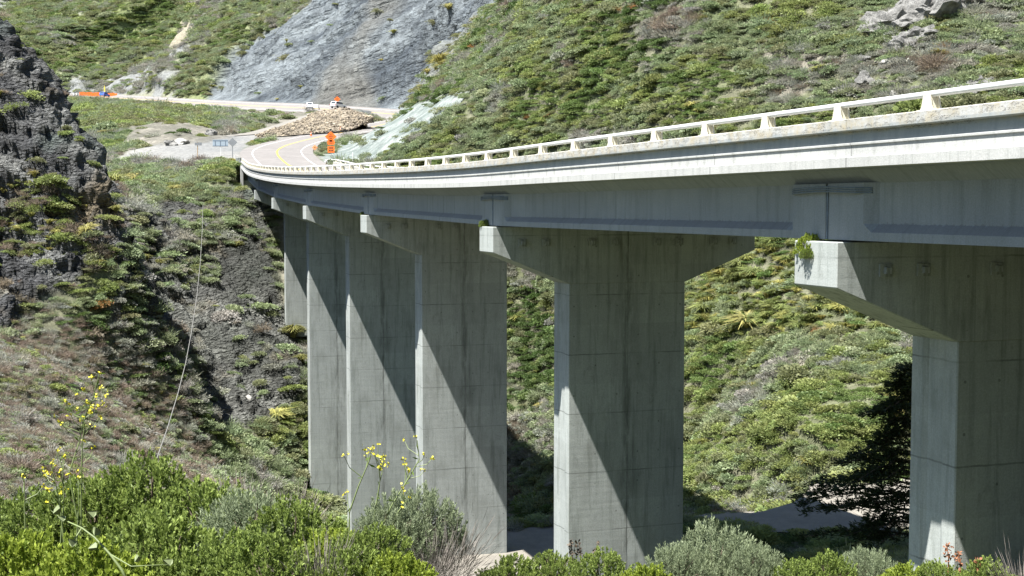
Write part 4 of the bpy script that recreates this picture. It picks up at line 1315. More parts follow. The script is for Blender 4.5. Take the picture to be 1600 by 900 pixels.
FG = [
 (-25, 770, 12.5, 0.75, 'broad2', "green bush cut by the left edge of the photo behind the yellow flowers"),
 (70, 775, 11.8, 0.60, 'broad', "mid green bush behind the low yellow flower heads at far left"),
 (150, 735, 11.8, 0.62, 'broad2', "leafy green bush right behind the tallest yellow flowering stalk"),
 (235, 725, 12.0, 0.72, 'broad', "tallest leafy green bush below the end of the hanging cable"),
 (322, 745, 11.6, 0.62, 'broad2', "leafy green bush just right of the hanging cable's lower end"),
 (395, 768, 11.0, 0.60, 'greyb', "soft grey green bush at the right of the leafy thicket"),
 (460, 790, 10.6, 0.50, 'broad', "green bush in front of the bare grey twigs, left of the white pier edge"),
 (515, 822, 10.2, 0.42, 'lime', "yellowish green bush at the thicket's right end under the second far pier"),
 (575, 815, 9.8, 0.36, 'broad2', "small leafy green bush at the foot of the central yellow flowers"),
 (645, 763, 10.6, 0.44, 'greyb2', "rounded grey green bush with bare dark stems before the third far pier"),
 (612, 795, 10.2, 0.34, 'greyb', "grey green bush leaning on the left of the rounded bush with dark stems"),
 (20, 815, 9.0, 0.60, 'lime', "bright lime green low bush in the bottom left corner"),
 (130, 830, 8.6, 0.52, 'lime', "lime green low bush under the leaning pale stalk"),
 (235, 805, 9.2, 0.60, 'broad', "dark leafy bush right of the leaning pale stalk"),
 (335, 820, 9.0, 0.55, 'broad2', "leafy green bush low in the middle of the thicket"),
 (425, 838, 8.8, 0.48, 'broad', "leafy green bush low in the thicket next to a brown dry gap"),
 (545, 862, 8.8, 0.36, 'broad', "small green bush at the bottom edge below the central yellow flowers"),
 (620, 858, 8.8, 0.30, 'lime', "small yellowish green bush at the bottom edge left of the bare dark twigs"),
 (795, 872, 10.5, 0.30, 'broad', "low green bush in front of the lit stretch of creek road"),
 (865, 862, 10.8, 0.26, 'broad2', "small rounded green bush in front of the lit pier edge in the middle"),
 (945, 868, 10.4, 0.34, 'broad', "low green bush before the foot of the middle pier"),
 (1012, 878, 10.0, 0.28, 'lime', "low yellowish bush left of the big pale grey bush"),
 (1120, 822, 10.6, 0.48, 'greyb', "big pale grey green bush at the bottom right of the middle pier"),
 (1062, 848, 10.3, 0.34, 'greyb2', "pale grey green bush joined to the left of the big pale one"),
 (1175, 850, 10.3, 0.32, 'greyb2', "pale grey green bush joined to the right of the big pale one"),
 (1240, 872, 10.2, 0.28, 'broad2', "low green bush in front of the shaded ground right of the big pale bush"),
 (1300, 868, 10.4, 0.28, 'broad', "low green bush below the dark tree's left boughs"),
 (1358, 858, 10.8, 0.32, 'greyb2', "spiky grey green bush below the dark tree"),
 (1415, 878, 10.3, 0.28, 'lime', "low yellowish green bush below the nearest pier's lit corner"),
 (1470, 874, 10.2, 0.30, 'broad2', "low green bush beside the reddish dry stalk"),
 (1535, 878, 10.0, 0.30, 'broad', "low green bush at the foot of the nearest pier near the right corner"),
 (1600, 872, 9.8, 0.30, 'dead', "bare pale twiggy bush in the bottom right corner"),
 (705, 812, 10.4, 0.38, 'dead', "bare dark twiggy bush right of the rounded grey green bush"),
 (675, 838, 10.0, 0.30, 'dead', "bare twigs under the rounded grey green bush"),
 (500, 846, 8.8, 0.34, 'dead', "dry brown twiggy gap low in the thicket, left of the central yellow flowers"),
 (372, 742, 13.0, 0.50, 'dead', "bare pale twigs sticking up behind the soft grey green bush"),
 (455, 752, 12.6, 0.42, 'dead', "bare pale twigs sticking up left of the first white pier edge"),
]
for f in FG: bush(*f)


def flower_head(mb, p, r=0.016, n=7):
    p = np.asarray(p)
    for _ in range(n):
        c = p + RNG.normal(0, r * 0.7, 3); a = RNG.normal(size=3); a /= np.linalg.norm(a); b = np.cross(a, RNG.normal(size=3)); b /= np.linalg.norm(b)
        a = a * r * 0.75; b = b * r * 0.75
        mb.add([c - a, c + b, c + a, c - b], [(0, 1, 2, 3)])


def mustard(label, Y, trunks, heads, loc_px):
    base = W(*loc_px, Y); base[2] = ground(base[0], Y)
    e = empty('flowering_weed', base, label, 'flower', 'yellow flowering weeds')
    st = MB(); fl = MB(); lf = MB()
    tp = []
    for tr in trunks:
        pts = [W(x, y, Y + dy) for x, y, dy in tr]
        dense = []
        for i in range(len(pts) - 1):
            for t in np.linspace(0, 1, 6)[:-1]: dense.append(pts[i] * (1 - t) + pts[i + 1] * t)
        dense.append(pts[-1])
        st.tube([d_ - base for d_ in dense], list(np.linspace(0.008, 0.0032, len(dense))), 5)
        tp += [(d_, (800 + 0, 0)) for d_ in dense]
        for d_ in dense[::3]:
            dd = RNG.normal(size=3) * 0.5 + np.array([0, 0, 0.2]); c = d_ - base
            V_, Q_ = leaves(c[None], dd[None], 0.07, 0.014); lf.add([tuple(q_) for q_ in V_], [tuple(q_) for q_ in Q_])
    tp = np.array([t_[0] for t_ in tp])
    for (x, y) in heads:
        h = W(x, y, Y + RNG.uniform(-0.1, 0.1))
        cand = tp[tp[:, 2] < h[2] - 0.03]
        if len(cand):
            c = cand[np.argmin(np.linalg.norm(cand - h - np.array([0, 0, -0.12]), axis=1))]
            m_ = (c + h) / 2 + np.array([(h[0] - c[0]) * 0.2, 0, -0.01])
            st.tube([c - base, m_ - base, h - base], [0.0035, 0.003, 0.002], 4, False)
        flower_head(fl, h - base, RNG.uniform(0.009, 0.015), 8)
        if RNG.random() < 0.6: flower_head(fl, h - base + RNG.normal(0, 0.025, 3), 0.011, 5)
    st.build('stalks', M['stem'], e); fl.build('blossoms', M['petal'], e)
    me = mesh('leaves', lf.V, lf.F); link('leaves', me, M['leaf_lime'], e)
    return e


mustard("tall yellow flowering stalk rising over the leafy bushes at left", 10.6,
        [[(128, 850, 0), (113, 770, 0), (108, 738, 0), (124, 690, 0.05), (131, 655, 0.05), (146, 620, 0), (155, 584, 0)], [(126, 850, 0), (127, 750, 0), (129, 690, 0), (133, 655, 0)], [(133, 655, 0), (118, 650, 0), (108, 640, 0), (102, 628, 0)]],
        [(155, 583), (143, 590), (132, 609), (157, 605), (166, 618), (150, 618), (102, 626), (108, 632), (110, 646), (121, 639), (130, 651), (145, 636), (152, 635), (155, 651), (140, 662), (85, 650), (94, 659), (130, 688), (147, 698), (136, 628), (161, 630), (141, 645)], (128, 850))
mustard("low spread of yellow flower heads at the far left in front of brown brush", 10.4,
        [[(100, 850, 0), (95, 800, 0), (88, 760, 0), (80, 735, 0)], [(95, 850, 0), (100, 780, 0), (97, 730, 0), (90, 706, 0)], [(40, 850, 0), (38, 790, 0), (38, 748, 0)], [(120, 850, 0), (123, 790, 0), (123, 750, 0)]],
        [(90, 704), (101, 713), (81, 723), (68, 732), (79, 739), (70, 744), (94, 735), (123, 745), (68, 758), (76, 764), (94, 770), (38, 745), (74, 783), (86, 728), (73, 740), (84, 752), (107, 741)], (95, 850))
mustard("loose yellow flowering stalks in front of the far piers", 10.2,
        [[(545, 860, 0), (546, 800, 0), (560, 760, 0), (575, 725, 0), (580, 706, 0)], [(575, 860, 0), (588, 790, 0), (594, 750, 0), (590, 715, 0)], [(580, 860, 0), (612, 790, 0), (638, 748, 0), (655, 718, 0), (652, 688, 0)], [(600, 850, 0), (622, 800, 0), (640, 776, 0)]],
        [(631, 686), (650, 683), (591, 694), (571, 702), (580, 703), (586, 711), (594, 715), (598, 726), (592, 730), (583, 700), (631, 719), (639, 734), (663, 710), (675, 717), (663, 736), (537, 711), (630, 760), (628, 792), (641, 775), (543, 768), (575, 708), (600, 713), (634, 725)], (575, 860))
# the thick pale stalk that leans over the bottom left
st = MB()
b0 = W(205, 925, 7.6)
pts = [W(x, y, 7.6 + dy) - b0 for x, y, dy in ((205, 925, 0), (190, 890, 0), (172, 866, 0.05), (148, 840, 0.1), (128, 825, 0.15), (106, 815, 0.2))]
e = empty('fallen_stalk', b0, "thick pale green stalk leaning left over the lime green weeds at bottom left", 'plant')
st.tube(pts, [0.009, 0.0085, 0.0075, 0.006, 0.005, 0.004], 7)
st.tube([pts[2], W(205, 885, 7.6) - b0, W(262, 882, 7.6) - b0], [0.006, 0.004, 0.003], 5)
st.tube([pts[4], W(112, 850, 7.7) - b0], [0.006, 0.003], 5)
st.build('stalk', M['stem'], e, smooth=True)
lf = MB()
for x, y, s in ((150, 829, 0.05), (146, 855, 0.05), (143, 803, 0.045), (112, 847, 0.05), (90, 797, 0.05), (96, 810, 0.04), (215, 872, 0.04), (262, 878, 0.05)):
    c = W(x, y, 7.65) - b0
    n_ = 9; a = RNG.uniform(0, 3)
    ring = [(c[0] + s * (0.62 * cos(t) * cos(a) - 0.42 * sin(t) * sin(a)), c[1] + 0.02 * sin(2 * t), c[2] + s * (0.62 * cos(t) * sin(a) + 0.42 * sin(t) * cos(a))) for t in np.linspace(0, 2 * pi, n_)[:-1]]
    lf.add(ring, [tuple(range(len(ring)))])
me = mesh('leaves', lf.V, lf.F); link('leaves', me, simple("pale_leaf", (0.15, 0.18, 0.08), 0.6, 0.2, 20), e)
# reddish and dark dry stalks
for px, y0, y1, Y, lab in ((1481, 895, 848, 10.2, "tallest reddish dry stalk in front of the nearest pier's corner"), (1500, 895, 862, 10.2, "short reddish dry stalk right of the tallest one"),
                           (1527, 900, 873, 10.0, "reddish dry stalk nearest the right corner"), (893, 880, 846, 10.8, "thin dark seed stalk before the middle pier's lit face"),
                           (907, 880, 848, 10.8, "second thin dark seed stalk before the middle pier's lit face"), (931, 880, 850, 10.6, "dark seed stalk standing a little apart before the middle pier")):
    b0 = W(px, y0, Y); mb = MB(); top = W(px + random.uniform(-6, 4), y1, Y) - b0
    mb.tube([(0, 0, -0.3), top * 0.5 + np.array([0.01, 0, 0]), top], [0.006, 0.005, 0.003], 5)
    for k in range(46):
        t = RNG.uniform(0.35, 1.0); c = top * t + RNG.normal(0, 0.012, 3)
        V_, Q_ = leaves(c[None], RNG.normal(size=(1, 3)), 0.03, 0.018); mb.add([tuple(v_) for v_ in V_], [tuple(q_) for q_ in Q_])
    me = mesh('dry_stalk', mb.V, mb.F)
    o = link('dry_stalk', me, M['rust'] if px > 1000 else M['bark'], None, b0); tag(o, lab, 'plant', 'dry seed stalks')

# ------------------------------------------------------------------ weeds on the pier caps
for px, py, Y, r_, kind, lab in ((1267, 360, 30.2, 0.40, 'lime', "bright green weed growing on the nearest pier's cap end"), (1262, 385, 29.9, 0.2, 'broad2', "small green sprig hanging over the nearest pier cap's corner"), (757, 341, 53.6, 0.26, 'broad2', "small weed on the cap end of the second nearest pier"), (568, 329, 77.6, 0.22, 'broad2', "tiny weed on the cap end of the third pier")):
    top = W(px, py, Y)
    e = empty('cap_weed', (top[0], Y, top[2] - r_ * 1.3), lab, 'weed', 'weeds on the pier caps')
    o = link('foliage', BK[kind][0], None, e); o.scale = (r_, r_, r_ * 1.35)
    o = link('stems', BK[kind][1], None, e); o.scale = (r_, r_, r_ * 1.35)
# ------------------------------------------------------------------ dark cypress below the bridge
def cypress(px, Y, top_py, label):
    b = W(px, 860, Y); b[2] = ground(b[0], Y); H = W(px, top_py, Y)[2] - b[2]
    e = empty('cypress_tree', b, label, 'tree')
    mb = MB(); mb.tube([(0, 0, -0.3), (0.05, 0, H * 0.4), (-0.1, 0.1, H * 0.8), (-0.1, 0, H)], [0.28, 0.2, 0.1, 0.03], 9)
    mb.build('trunk', M['bark'], e, smooth=True)
    br = MB(); Cs = []; Ds = []
    rng = np.random.default_rng(77)
    for k in range(84):
        h = H * (0.12 + 0.88 * (int(k / 3) * 3 + rng.random() * 0.8) / 84)
        az_ = rng.uniform(0, 2 * pi) if k % 2 else rng.uniform(pi * 0.8, pi * 1.25)
        f = 1 - h / H
        L = (0.9 + 5.4 * f ** 1.05) * (1.0 if cos(az_) < -0.3 else 0.7) * rng.uniform(0.45, 1.08) * (1.0 if f < 0.8 else 0.8)
        dv_ = np.array([cos(az_), sin(az_), 0]); p_ = np.array([0, 0, h]); pts = [p_.copy()]
        for t in np.linspace(0.2, 1, 6):
            pts.append(np.array([0, 0, h]) + dv_ * L * t + np.array([0, 0, L * (0.20 * t - 0.30 * t * t)]) + rng.normal(0, 0.05, 3))
        br.tube(pts, list(np.linspace(0.05, 0.012, len(pts))), 5)
        perp = np.array([-dv_[1], dv_[0], 0])
        nspr = int(40 * L / 2) + 14
        for q_ in range(nspr):
            t = rng.uniform(0.22, 1.0) ; i = min(int(t * 6), 5); base_ = pts[i] * (1 - (t * 6 - i)) + pts[min(i + 1, 6)] * (t * 6 - i) if i < 6 else pts[-1]
            wdt = 0.42 * (1.1 - t) * min(L, 3) * 0.5 + 0.10
            o_ = perp * rng.normal(0, wdt) + dv_ * rng.normal(0, 0.12) + np.array([0, 0, rng.normal(0.0, 0.04)])
            d0 = dv_ * 0.9 + perp * np.sign(o_ @ perp) * 0.6 + np.array([0, 0, rng.uniform(-0.15, 0.35)])
            for z_ in range(6):
                Cs.append(base_ + o_ + rng.normal(0, 0.05, 3)); Ds.append(d0 + rng.normal(0, 0.35, 3))
    br.build('boughs', M['bark'], e)
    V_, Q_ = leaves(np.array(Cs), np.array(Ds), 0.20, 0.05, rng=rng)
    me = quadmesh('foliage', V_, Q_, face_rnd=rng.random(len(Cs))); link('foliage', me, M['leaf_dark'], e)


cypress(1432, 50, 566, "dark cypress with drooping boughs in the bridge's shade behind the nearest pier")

# ------------------------------------------------------------------ hanging cable and small post on the canyon wall
cb = MB(); b0 = W(317, 320, 160)
kc = [(317, 320, 160), (316, 360, 142), (313, 410, 122), (308, 460, 106), (299, 520, 90), (290, 568, 78), (278, 615, 67), (262, 668, 57), (245, 717, 49), (236, 738, 46)]
cc = np.array([W(*k_) for k_ in kc]); cc, _ = resample(cc, 2.5) if False else (cc, 0)
cb.tube([c_ - b0 for c_ in cc], 0.024, 7)
o = cb.build('hanging_cable', simple("pale_cable", (0.18, 0.175, 0.16), 0.6, 0.1, 4), None, b0, smooth=True)
tag(o, "long pale cable hanging in the air across the dark canyon wall", 'cable')


def on_ground(px, py, Y):
    p = W(px, py, Y); p[2] = min(p[2], ground(p[0], p[1])) if False else ground(p[0], p[1]); return p


def post_sign(label, cat, px, py_top, py_base, Y, rad, mat, panels, name='road_sign', group=None):
    """post from py_base up to py_top; panels: (shape, cx, cy, w, h, material) in photo pixels"""
    b = W(px, py_base, Y); t = W(px, py_top, Y)
    g_ = ground(b[0], Y)
    e = empty(name, (b[0], Y, min(b[2], g_)), label, cat, group)
    o0 = np.array(e.location)
    mb = MB(); mb.tube([(0, 0, -0.1), (0, 0, t[2] - o0[2])], rad, 8); mb.build('post', mat, e)
    k = Y / F
    for shp, cx, cy, w_, h_, m_, marks in panels:
        c = W(cx, cy, Y) - o0; w2, h2 = w_ * k / 2, h_ * k / 2
        mb = MB()
        if shp == 'diamond': poly = [(0, -h2), (w2, 0), (0, h2), (-w2, 0)]
        elif shp == 'hex': poly = [(-w2 * .75, -h2), (w2 * .75, -h2), (w2, 0), (w2 * .75, h2), (-w2 * .75, h2), (-w2, 0)]
        else: poly = [(-w2, -h2), (w2, -h2), (w2, h2), (-w2, h2)]
        mb.prism([(c[0] + a, c[2] + b_) for a, b_ in poly], -rad - 0.04, -rad - 0.01, 'y')
        pn = mb.build('panel', m_, e)
        if marks:
            mk = MB()
            for (mx, my, mw, mh) in marks:
                mk.box(c[0] + (mx - mw / 2) * w2, c[0] + (mx + mw / 2) * w2, -rad - 0.046, -rad - 0.0405, c[2] + (my - mh / 2) * h2, c[2] + (my + mh / 2) * h2)
            mk.build('lettering', M['black'], pn)
    return e


def words(rows):
    out = []
    for y, w_, h_, n in rows:
        for i in range(n):
            out.append((-w_ / 2 + w_ * (i + 0.5) / n, y, w_ / n * 0.7, h_))
    return out


e = post_sign("tall orange roadwork sign with a diamond and two smaller plates, black lamp on top", 'road sign', 517.3, 204, 252, 196, 0.05, M['steel'],
          [('diamond', 517, 213.5, 18.5, 16.5, M['orange'], words([(0.32, 0.45, 0.16, 4), (0.0, 0.8, 0.16, 5), (-0.32, 0.5, 0.16, 5)])),
           ('hex', 517.3, 222.5, 12.5, 7.5, M['orange'], words([(0.25, 1.1, 0.3, 6), (-0.35, 0.9, 0.3, 5)])),
           ('rect', 517.4, 233.5, 10.5, 10, M['orange'], words([(0.45, 1.2, 0.5, 2), (-0.35, 1.4, 0.45, 3)]))])
mb = MB(); mb.tube([(0, -0.08, 0), (0, 0.08, 0)], 0.15, 12); mb.build('warning_lamp', M['black'], e, (0, 0, W(517, 202.5, 196)[2] - e.location.z))
post_sign("small faded orange sign with arrow beside the highway's right edge", 'road sign', 492, 226, 238, 215, 0.05, M['white'],
          [('diamond', 492, 230.5, 9, 8.5, simple("faded_orange", (0.80, 0.30, 0.12), 0.6, 0.1, 5), words([(0, 0.8, 0.2, 1)])), ('rect', 489.7, 236, 1.6, 3.5, M['white'], None), ('rect', 494.3, 236, 1.6, 3.5, M['white'], None)])
post_sign("small orange diamond sign standing above the white pickup on the upper road", 'road sign', 527, 151, 166, 392, 0.06, M['steel'],
          [('diamond', 527, 155, 10, 9, M['orange'], words([(0.2, 0.6, 0.2, 3), (-0.2, 0.6, 0.2, 3)]))])
post_sign("grey back of a diamond road sign on a post left of the bridge end", 'road sign', 363.5, 216, 253, 188, 0.055, M['steel'],
          [('diamond', 363.5, 222.5, 15.5, 14, M['steel'], None)])
post_sign("thin wooden post with a small grey plate on the gravel pullout", 'post', 309, 222, 254, 190, 0.06, M['wood'],
          [('rect', 310, 225, 11, 4.5, M['steel'], None)], name='marker_post')
e = post_sign("pale blue back of a wide rectangular sign on a thin post at the gravel pullout", 'road sign', 345, 218, 250, 197, 0.03, M['white'],
          [('rect', 344.5, 223.5, 24, 10.5, M['board'], None)])
mb = MB(); k = 197 / F
for yy in (219.8, 228): c = W(344.5, yy, 197) - np.array(e.location); mb.box(c[0] - 12 * k, c[0] + 12 * k, -0.09, -0.075, c[2] - 0.04, c[2] + 0.04)
c = W(344.5, 224, 197) - np.array(e.location)
for dx in (-8, 0, 8): mb.box(c[0] + dx * k - 0.03, c[0] + dx * k + 0.03, -0.108, -0.092, c[2] - 0.42, c[2] + 0.42)
mb.build('stiffeners', M['cable'], e)
for px, y0, y1, Y, r_, mt, lab in ((551.5, 252, 238, 182, 0.055, 'white', "white plastic edge marker on the green bank right of the orange signs"), (537.5, 254, 246, 184, 0.05, 'white', "short pale marker between the dark post and the white marker"),
                                   (526.5, 252, 243, 190, 0.07, 'bark', "short dark wooden post right of the tall orange sign"), (366.5, 254, 243, 186, 0.05, 'white', "short white marker beside the grey diamond sign's post"), (303, 303, 294, 170, 0.055, 'white', "small pale marker post alone on the scrub slope above the cable")):
    b = W(px, y0, Y); t = W(px, y1, Y); mb = MB()
    mb.tube([(0, 0, -0.3), (0, 0, t[2] - b[2] - 0.03), (0, 0, t[2] - b[2])], [r_, r_, r_ * 0.7], 8)
    o = mb.build('marker_post', M[mt], None, b); tag(o, lab, 'post', 'roadside marker posts')
# guard rail at the end of the far parapet
e = empty('guard_rail', W(512, 254, 186), "short white guard rail end at the right side of the far bridge end", 'guard rail')
o0 = np.array(e.location); mb = MB()
mb.tube([W(x, y, Y) - o0 for x, y, Y in ((508, 254, 184), (510, 250.5, 186), (516, 249.5, 187), (526, 251, 185), (545, 253.5, 178))], 0.13, 6); mb.build('beam', M['white'], e)
mb = MB()
for x, Y in ((510, 186), (517, 187), (526, 185)): c = W(x, 251, Y) - o0; mb.box(c[0] - 0.08, c[0] + 0.08, c[1] - 0.08, c[1] + 0.08, c[2] - 1.2, c[2])
mb.build('posts', M['wood'], e)
# concrete block at the left bridge end
b = W(372.5, 252.5, 182); mb = MB(); mb.prism([(-0.35, -0.5), (0.35, -0.5), (0.3, 0.55), (-0.3, 0.55)], -0.3, 0.3, 'y')
o = mb.build('concrete_block', M['pier'], None, b, bevel=0.03); tag(o, "dark concrete block at the left end of the far parapet", 'block')


# ------------------------------------------------------------------ vehicles
def car(name, label, cat, loc, rz, paint, L=5.2, Wd=1.95, kind='pickup'):
    e = empty(name, loc, label, cat, None, rz)
    h = 1.85
    if kind == 'pickup': prof = [(-L / 2, 0.45), (L / 2 - 0.1, 0.42), (L / 2, 0.62), (L / 2 - 0.05, 1.02), (L / 2 - 1.25, 1.14), (-L / 2 + 0.02, 1.14)]
    else: prof = [(-L / 2, 0.45), (L / 2 - 0.1, 0.42), (L / 2, 0.62), (L / 2 - 0.05, 1.0), (L / 2 - 1.2, 1.12), (-L / 2 + 0.03, 1.12)]
    MB().prism(prof, -Wd / 2, Wd / 2, 'y').build('body', paint, e, bevel=0.05)
    if kind == 'pickup': cabp = [(L / 2 - 1.3, 1.14), (L / 2 - 1.95, h), (-0.35, h), (-0.65, 1.14)]
    elif kind == 'van': cabp = [(L / 2 - 1.1, 1.12), (L / 2 - 1.6, 2.3), (-L / 2 + 0.1, 2.3), (-L / 2 + 0.05, 1.12)]
    else: cabp = [(L / 2 - 1.3, 1.12), (L / 2 - 2.0, h), (-L / 2 + 0.5, h), (-L / 2 + 0.1, 1.12)]
    MB().prism(cabp, -Wd / 2 + 0.1, Wd / 2 - 0.1, 'y').build('cabin', paint, e, bevel=0.05)
    xr, xt = cabp[3][0], cabp[2][0]; zt = cabp[1][1]
    g = MB()
    def pt(u, z0=1.22): k_ = (z0 - 1.12) / (zt - 1.12); return xr + (xt - xr) * k_
    z0, z1 = 1.25, zt - 0.12
    g.add([(pt(0, z0) - 0.012, -Wd / 2 + 0.25, z0), (pt(0, z0) - 0.012, Wd / 2 - 0.25, z0), (pt(0, z1) - 0.012, Wd / 2 - 0.32, z1), (pt(0, z1) - 0.012, -Wd / 2 + 0.32, z1)], [(0, 1, 2, 3)])
    g.build('rear_window', M['glass'], e)
    xf0, xf1 = cabp[0][0], cabp[1][0]
    for sy, nm in ((-1, 'side_window'), (1, 'side_window')):
        g = MB(); yy = sy * (Wd / 2 - 0.092)
        g.add([(xr + 0.35, yy, z0), (xf0 - 0.25, yy, z0), (xf1 - 0.05, yy, z1), (xt + 0.15, yy, z1)], [(0, 1, 2, 3)]); g.build(nm, M['glass'], e)
    g = MB(); g.add([(xf0 - 0.08 + 0.02, -Wd / 2 + 0.25, z0), (xf0 - 0.06, Wd / 2 - 0.25, z0), (xf1 + 0.10, Wd / 2 - 0.32, z1), (xf1 + 0.10, -Wd / 2 + 0.32, z1)], [(0, 1, 2, 3)]); g.build('windscreen', M['glass'], e)
    for sx in (-1, 1):
        for sy in (-1, 1):
            wh = MB(); wh.tube([(sx * L * 0.31, sy * (Wd / 2 - 0.22), 0.37), (sx * L * 0.31, sy * (Wd / 2 + 0.01), 0.37)], 0.37, 16); wh.build('wheel', M['rubber'], e)
    for sy in (-1, 1):
        y0, y1 = sorted((sy * (Wd / 2 - 0.22), sy * (Wd / 2 - 0.03)))
        MB().box(-L / 2 - 0.02, -L / 2 + 0.02, y0, y1, 0.75, 1.05).build('tail_light', simple("tail_red", (0.5, 0.02, 0.02), 0.3, 0.1, 5) if 'tail_red' not in bpy.data.materials else bpy.data.materials['tail_red'], e)
    MB().box(-L / 2 - 0.1, -L / 2 + 0.05, -Wd / 2 + 0.05, Wd / 2 - 0.05, 0.42, 0.6).build('bumper', M['steel'], e)
    return e


def road_z(px, py, Y, dz=0.0):
    p = W(px, py, Y); return p + np.array([0, 0, dz])


car('parked_pickup', "white pickup parked on the upper road below the orange diamond sign", 'pickup', W(528.5, 169.5, 372), radians(62), M['white'], 5.3, 2.0, 'suv')
car('parked_van', "white van parked on the upper road left of the pickup", 'van', W(483.8, 171.0, 385), radians(100), M['white'], 4.6, 1.95, 'suv')
e = empty('tow_trailer', W(494, 171.5, 382), "small white trailer just right of the white van", 'trailer')
MB().box(-0.75, 0.75, -0.8, 0.8, 0.5, 1.45).build('box', M['white'], e, bevel=0.04)
for sx in (-1, 1):
    a, b = sorted((sx * 0.76, sx * 0.95)); MB().tube([(a, 0, 0.3), (b, 0, 0.3)], 0.3, 12).build('wheel', M['rubber'], e)
car('blue_car', "blue car parked in front of the orange mesh fence far up the road", 'car', W(163.5, 151.3, 545), radians(75), M['blue'], 4.6, 2.3, 'suv')
o = MB().prism([(-0.3, 0), (0.3, 0), (0.25, 2.3), (0.0, 3.1), (-0.2, 2.2)], -0.2, 0.2, 'y').build('warning_flag', M['yellow'], None, W(163.5, 145, 548)); tag(o, "pale yellow upright flag sticking up behind the blue car", 'flag')
e = empty('mesh_fence', W(150, 150, 552), "long orange plastic mesh fence behind the blue car far up the road", 'fence')
o0 = np.array(e.location); mb = MB(); ps_ = MB()
xs_ = np.linspace(124, 183, 16)
for i in range(15):
    a, b = W(xs_[i], 149.5 + i * 0.12, 553), W(xs_[i + 1], 149.5 + (i + 1) * 0.12, 553); a, b = a - o0, b - o0
    hh = 1.5 + 0.12 * sin(i * 2.1); mb.add([(a[0], a[1] - .02, a[2]), (b[0], b[1] - .02, b[2]), (b[0], b[1] - .02, b[2] + hh), (a[0], a[1] - .02, a[2] + hh), (a[0], a[1] + .02, a[2]), (b[0], b[1] + .02, b[2]), (b[0], b[1] + .02, b[2] + hh), (a[0], a[1] + .02, a[2] + hh)], [(0, 1, 2, 3), (7, 6, 5, 4), (3, 2, 6, 7)])
    ps_.tube([(a[0], a[1] + 0.08, a[2] - 0.3), (a[0], a[1] + 0.08, a[2] + 1.75)], 0.05, 6)
mb.build('netting', M['orange'], e); ps_.build('stakes', M['steel'], e)
for px, lab in ((115.5, "left one of two white drums at the left end of the orange fence"), (120, "right one of two white drums at the left end of the orange fence")):
    mb = MB(); mb.tube([(0, 0, -0.2), (0, 0, 0.35), (0, 0, 0.36), (0, 0, 1.1)], [0.42, 0.42, 0.38, 0.33], 12)
    o = mb.build('traffic_drum', M['white'], None, W(px, 149.3, 550), smooth=False); tag(o, lab, 'drum', 'white drums by the orange fence')
for px, py, Y, lab in ((486, 212.5, 259, "orange cone at the foot of the rubble pile left of the tall orange sign"), (532, 204.5, 275, "orange cone at the foot of the rubble pile right of the tall orange sign")):
    e = empty('traffic_cone', W(px, py, Y), lab, 'cone', 'cones along the rubble pile')
    MB().box(-0.22, 0.22, -0.22, 0.22, 0, 0.05).build('base', M['orange'], e)
    MB().tube([(0, 0, 0.05), (0, 0, 0.85)], [0.17, 0.03], 12).build('body', M['orange'], e)
    MB().tube([(0, 0, 0.45), (0, 0, 0.62)], [0.105, 0.075], 12, False).build('reflective_band', M['white'], e)

# ------------------------------------------------------------------ rocks
import bmesh


def rock_bm(seed, sub=2, sx=1.0, sy=1.0, sz=0.75, rough=0.3):
    rng = np.random.default_rng(seed)
    bm = bmesh.new(); bmesh.ops.create_icosphere(bm, subdivisions=sub, radius=1.0)
    V = np.array([v.co for v in bm.verts])
    for _ in range(9):       # planar chops
        n = rng.normal(size=3); n /= np.linalg.norm(n); dd = rng.uniform(0.55, 0.85)
        t = V @ n - dd; V = V - np.clip(t, 0, None)[:, None] * n
    V = V + fbm(V + seed * 3.1, 0.7, 3, seed)[:, None] * rough * V
    V = V * np.array([sx, sy, sz])
    Fc = [[v.index for v in f.verts] for f in bm.faces]
    bm.free(); return V, Fc


M['rock'] = simple("grey_rock", (0.24, 0.235, 0.22), 0.9, 0.6, 1.6)
for _nm in ('rock',):
    _t = M[_nm].node_tree; _tc = N(_t, 'ShaderNodeTexCoord').outputs['Object']
    bump(_t, noise(_t, _tc, 2.2, 8, 0.75, 0.6), _t.nodes['Principled BSDF'], 1.0, 0.5)
M['rock_pale'] = simple("pale_rock", (0.30, 0.29, 0.265), 0.9, 0.25, 2.0)
M['rock_tan'] = simple("tan_rubble", (0.235, 0.20, 0.15), 0.9, 0.5, 0.7)
_t = M['rock_tan'].node_tree; _b = _t.nodes["Principled BSDF"]; _l = _b.inputs["Base Color"].links[0].from_socket
_g = N(_t, "ShaderNodeNewGeometry")
_t.links.new(mixc(_t, 1.0, _l, ramp(_t, _g.outputs["Random Per Island"], [(0.0, (0.45, 0.42, 0.42)), (0.5, (0.9, 0.9, 0.9)), (0.9, (1.25, 1.2, 1.1)), (1.0, (1.9, 1.9, 1.9))]), 'MULTIPLY'), _b.inputs["Base Color"])


